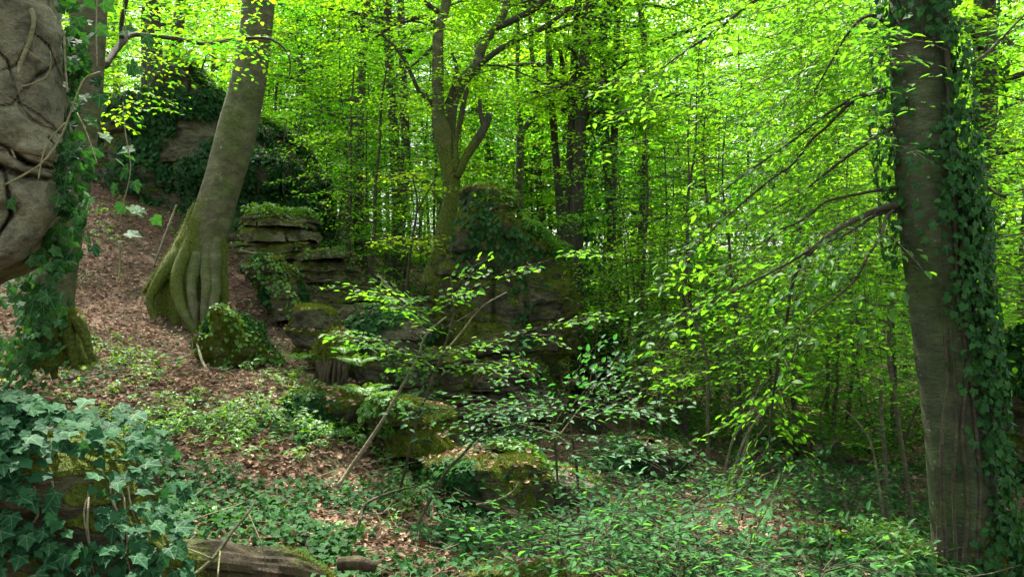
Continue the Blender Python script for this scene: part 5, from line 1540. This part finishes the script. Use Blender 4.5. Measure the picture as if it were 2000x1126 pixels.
STK = [([(372, 1128, 7, 3.2), (420, 1085, 8, 3.3), (455, 1035, 7, 3.4), (485, 1000, 5, 3.5), (500, 975, 3, 3.55)], 'forked dead stick leaning over the mossy log at bottom left', [[(430, 1075, 4, 3.3), (425, 1126, 3, 3.2)], [(415, 1090, 4, 3.28), (340, 1060, 2.5, 3.3)], [(485, 1000, 3, 3.5), (510, 1060, 2.5, 3.4), (520, 1100, 2, 3.4)]]),
       ([(590, 1040, 18, 4.6), (605, 1065, 20, 4.4), (615, 1085, 20, 4.3)], 'short thick broken branch stub standing in the ground ivy', []),
       ([(695, 1040, 8, 4.8), (705, 1010, 7, 4.9), (712, 985, 6, 5), (760, 962, 5, 5.1), (815, 948, 3, 5.3)], 'grey curved dead branch arching out of the ground ivy', [[(712, 1000, 5, 5), (745, 1002, 4, 5), (770, 975, 3, 5.1)]]),
       ([(385, 670, 4, 9.2), (395, 705, 6, 8.8), (405, 722, 5, 8.6)], 'pale short stick lying below the rounded mossy boulder', []),
       ([(930, 985, 5, 5.6), (965, 978, 5, 5.6), (1000, 960, 4, 5.7), (1015, 940, 3, 5.7)], 'bent thin stick lying against the undercut rock shelf', []),
       ([(660, 1100, 26, 4.0), (700, 1098, 28, 4.0), (735, 1108, 20, 4.0)], 'short chunk of rotten branch near the bottom edge', []),
       ([(233, 470, 5, 10.5), (234, 520, 4, 10.4), (232, 548, 4, 10.3)], 'pale dead shoot standing in the leaf litter on the slope', []),
       ([(738, 535, 4, 11.5), (760, 560, 5, 11.3), (775, 575, 4, 11.2)], 'brown stick leaning at the right end of the layered ledge', []),
       ([(300, 520, 4, 11), (330, 440, 5, 11.2), (345, 400, 3, 11.3)], 'thin stick propped left of the curved beech', []),
       ([(470, 490, 4, 11.8), (520, 500, 4, 11.7), (545, 508, 3, 11.6)], 'thin dead branch lying behind the curved beech foot', [])]
for i, (rows, lab, subs) in enumerate(STK):
    p_, r_ = px_tube(rows, 5)
    t = thing('stick', lab, 'stick', p_[0])
    gg = Geo(); gg.tube(p_, r_, nseg=9, step=.03, wob=.2, seed=300 + i)
    obj('stick_body', gg.mesh('stick_body', M['wood'] if i in (1, 5) else M['twig'] if i in (0, 2) else M['stick'], .05), t)
    for s in subs:
        p2, r2 = px_tube(s, 5); gg = Geo(); gg.tube(p2, r2, nseg=6, step=.03, wob=.2, seed=i)
        obj('side_twig', gg.mesh('side_twig', M['stick'], 0), t)

def fern(px, py, Y, s, n, label):
    b = P(px, py, Y)
    t = thing('fern', label, 'fern', b)
    for k in range(n):
        a = k / n * 6.28 + rng.uniform(0, .5)
        d = np.array([math.cos(a), math.sin(a), 0])
        q = np.linspace(0, 1, 16)
        c = b + d * (s * q)[:, None] * rng.uniform(.8, 1.1) + np.array([0, 0, 1]) * (s * (.95 * q - .6 * q * q))[:, None]
        sd = np.array([-d[1], d[0], 0])
        L = Leaves()
        for sg in (-1, 1):
            m = np.arange(1, 16)
            ln = s * .26 * np.sin(np.pi * (.12 + .86 * q[m])) 
            L.add(c[m], np.tile(sd * sg + d * .35, (15, 1)) + rng.normal(0, .05, (15, 3)) - [0, 0, .15], np.tile([0, 0, 1.0], (15, 1)) + d * .2, np.maximum(ln, .02), rng.random(15) * .999)
        obj('frond', leaf_mesh('frond', L.get(), HERB, M['herb']), t)
for f in [(700, 715, 8.0, .26, 8, 'fern at the right side of the rotten stump'), (672, 690, 8.1, .18, 7, 'fern hanging from the top of the rotten stump'), (585, 705, 8.3, .2, 6, 'small fern left of the rotten stump'), (715, 772, 7.6, .26, 8, 'dim fern below the rotten stump'),
          (740, 610, 12, .4, 8, 'fern on the ledge top left of the pillar'), (785, 620, 11.6, .4, 8, 'fern in the gap beside the rock pillar'), (770, 500, 14, .35, 7, 'fern behind the layered ledge')]:
    fern(*f)

# ------------------------------------------------------------------ ground cover
def ground_pts(n, g=rng, Ymin=2.6, Ymax=18, pw=1.5):
    Y = (g.random(n) * (Ymax ** (1 / pw) - Ymin ** (1 / pw)) + Ymin ** (1 / pw)) ** pw
    x = g.uniform(-1.12, 1.12, n) * Y * .643 + g.normal(0, .3, n)
    return np.c_[x, Y]
def in_blobs(p3, cs):
    x, y = to_px(p3)
    r = np.zeros(len(p3))
    for b in cs:
        r = np.maximum(r, (b[4] if len(b) > 4 else 1) * np.exp(-((x - b[0]) / b[2]) ** 2 - ((y - b[1]) / b[3]) ** 2))
    return r
IVYB = [(860, 985, 150, 50, .9), (480, 960, 230, 90), (700, 1020, 220, 100), (950, 1060, 260, 60), (1300, 1090, 260, 80), (600, 860, 120, 60, .8), (350, 900, 130, 60, .7), (1700, 1060, 150, 90), (1850, 1120, 200, 60), (100, 720, 160, 50, .5), (820, 900, 120, 60, .8), (950, 880, 90, 40), (1180, 930, 200, 60, .8), (1650, 960, 200, 70, .9), (1450, 960, 120, 50, .7), (560, 540, 40, 60, .5)]
BARE = [(1510, 1035, 95, 48, 1.0), (1450, 988, 60, 28, 1.0), (1350, 928, 50, 18, .8), (1240, 860, 40, 25), (1120, 975, 55, 25), (960, 925, 60, 15), (930, 975, 60, 22, .8), (230, 600, 90, 130), (520, 770, 90, 40, .8), (350, 740, 120, 35, .8), (470, 850, 60, 25, .6), (780, 900, 30, 40, .5)]
xy = ground_pts(125000, pw=2.0)
p3 = np.c_[xy, gz(xy)]
nn = gnormal(xy)
den = in_blobs(p3, IVYB) * sstep(-.45, .25, fbm(p3 * 1.3, 61, 3)) * (1 - in_blobs(p3, BARE))
k = rng.random(len(xy)) < den * 1.9
p_, n_ = p3[k], nn[k]
n = len(p_)
L = Leaves()
L.add(p_ + n_ * rng.uniform(.02, .11, (n, 1)), np.c_[rng.normal(0, .7, n), rng.normal(-.5, .6, n), rng.normal(-.15, .25, n)], n_ + rng.normal(0, .33, (n, 3)) + [0, -.12, 0], rng.uniform(.024, .05, n), rng.random(n) * .999)
obj('ground_ivy', leaf_mesh('ground_ivy', L.get(), IVY, M['ivy']), label='dark ivy carpet over the forest floor', cat='ground cover', kind='stuff')
print('ground ivy', n)
# dead leaves
xy = ground_pts(95000, Ymax=20, pw=1.9)
p3 = np.c_[xy, gz(xy)]
den = .45 + .55 * in_blobs(p3, BARE) + .3 * (xy[:, 0] < -1)
den *= .55 + .45 * sstep(-.3, .2, fbm(p3 * 1.1, 63, 3))
k = rng.random(len(xy)) < den
p_ = p3[k]; n_ = gnormal(xy[k]); n = len(p_)
L = Leaves(); L.a += ROCK_LITTER.a
L.add(p_ + n_ * rng.uniform(.0, .03, (n, 1)), rng.normal(0, 1, (n, 3)) * [1, 1, .25], n_ + rng.normal(0, .6, (n, 3)), rng.uniform(.03, .08, n), np.clip(rng.beta(1.6, 1.6, n), 0, .999))
obj('leaf_litter', leaf_mesh('leaf_litter', L.get(), DEAD, M['litter']), label='brown fallen beech leaves over the slope', cat='leaf litter', kind='stuff')
print('litter', n)
# leaves fallen on the flat shelf
# herbs: whorls of lance leaves
HB = [(430, 830, 160, 45), (620, 850, 90, 45), (650, 900, 90, 60, .9), (250, 720, 120, 45, .8), (330, 380, 120, 60, 1.0), (250, 420, 90, 50, .8), (180, 800, 120, 40, .7), (500, 930, 100, 50, .6), (720, 960, 80, 50, .5), (800, 590, 90, 60, .8), (1750, 1080, 120, 50, .5), (1320, 830, 100, 40, .8), (560, 740, 100, 50, .5), (950, 860, 100, 40, .6), (1000, 440, 150, 40, .5)]
xy = ground_pts(26000, Ymax=18, pw=1.8)
p3 = np.c_[xy, gz(xy)]
den = in_blobs(p3, HB) * sstep(-.35, .25, fbm(p3 * 1.7, 65, 3)) * (1 - .7 * in_blobs(p3, BARE))
k = rng.random(len(xy)) < den
p_ = p3[k]; n = len(p_)
L = Leaves()
hs = rng.uniform(.06, .2, n)
for w in range(7):
    a = rng.uniform(0, 6.28, n)
    hh = hs * rng.uniform(.45, 1, n)
    L.add(p_ + np.c_[rng.normal(0, .02, n), rng.normal(0, .02, n), hh], np.c_[np.cos(a), np.sin(a), rng.uniform(-.5, .35, n)], np.c_[rng.normal(0, .3, n), rng.normal(0, .3, n), np.ones(n)], rng.uniform(.04, .085, n), rng.random(n) * .999)
obj('herbs', leaf_mesh('herbs', L.get(), HERB, M['herb']), label='bright green low herbs dotted over the leafy slope', cat='ground cover', kind='stuff')
print('herbs', n)
# green undergrowth covering the far ground
gu = np.random.default_rng(77)
n = 26000
Y = gu.uniform(11, 34, n); x = gu.uniform(-.75, .75, n) * Y
p3 = np.c_[x, Y, gz(np.c_[x, Y])]
k = (fbm(p3 * .5, 91, 3) + .25 > gu.random(n) * .6) & ((p3[:, 0] > -2.2) | (Y > 17)) & (in_blobs(p3, [(1240, 862, 50, 22)]) < .5)
p3 = p3[k]; n = len(p3)
L = Leaves()
hs = gu.uniform(.1, .9, n)
for w in range(5):
    a = gu.uniform(0, 6.28, n)
    L.add(p3 + np.c_[gu.normal(0, .12, n), gu.normal(0, .12, n), hs * gu.uniform(.3, 1, n)], np.c_[np.cos(a), np.sin(a), gu.uniform(-.4, .3, n)], np.c_[gu.normal(0, .3, n), gu.normal(0, .3, n), np.ones(n)], gu.uniform(.06, .11, n), gu.random(n) * .999)
obj('undergrowth', leaf_mesh('undergrowth', L.get(), BEECH2, M['sapling']), label='knee high green undergrowth across the far forest floor', cat='ground cover', kind='stuff')
n = 15000
Y = 30 * np.exp(gu.uniform(0, .85, n)); x = gu.uniform(-.75, .75, n) * Y
p3 = np.c_[x, Y, gz(np.c_[x, Y])]
L = Leaves()
for w in range(4):
    a = gu.uniform(0, 6.28, n)
    L.add(p3 + np.c_[gu.normal(0, .4, n), gu.normal(0, .4, n), gu.uniform(.05, 1.3, n)], np.c_[np.cos(a), np.sin(a), gu.uniform(-.4, .3, n)], np.c_[gu.normal(0, .3, n), gu.normal(0, .3, n), np.ones(n)], gu.uniform(.13, .24, n), gu.random(n) * .999)
obj('undergrowth', leaf_mesh('undergrowth', L.get(), BEECH2, M['sapling']), label='green undergrowth under the trees deep in the wood', cat='ground cover', kind='stuff')
# rough twigs on the floor
tw = []
xy = ground_pts(900, Ymax=12, pw=1.6)
z = gz(xy)
for (x, y), zz in zip(xy, z):
    a = rng.uniform(0, 6.28); l = rng.uniform(.1, .5)
    q = np.array([[x, y, zz + .02], [x + math.cos(a) * l * .5, y + math.sin(a) * l * .5, zz + .03 + l * .1], [x + math.cos(a + .3) * l, y + math.sin(a + .3) * l, zz + .04 + l * .12]])
    tw.append((q, .005, .002))
obj('fallen_twigs', thin_tubes(tw).mesh('fallen_twigs', M['stick']), label='thin fallen twigs scattered on the forest floor', cat='twigs', kind='stuff')
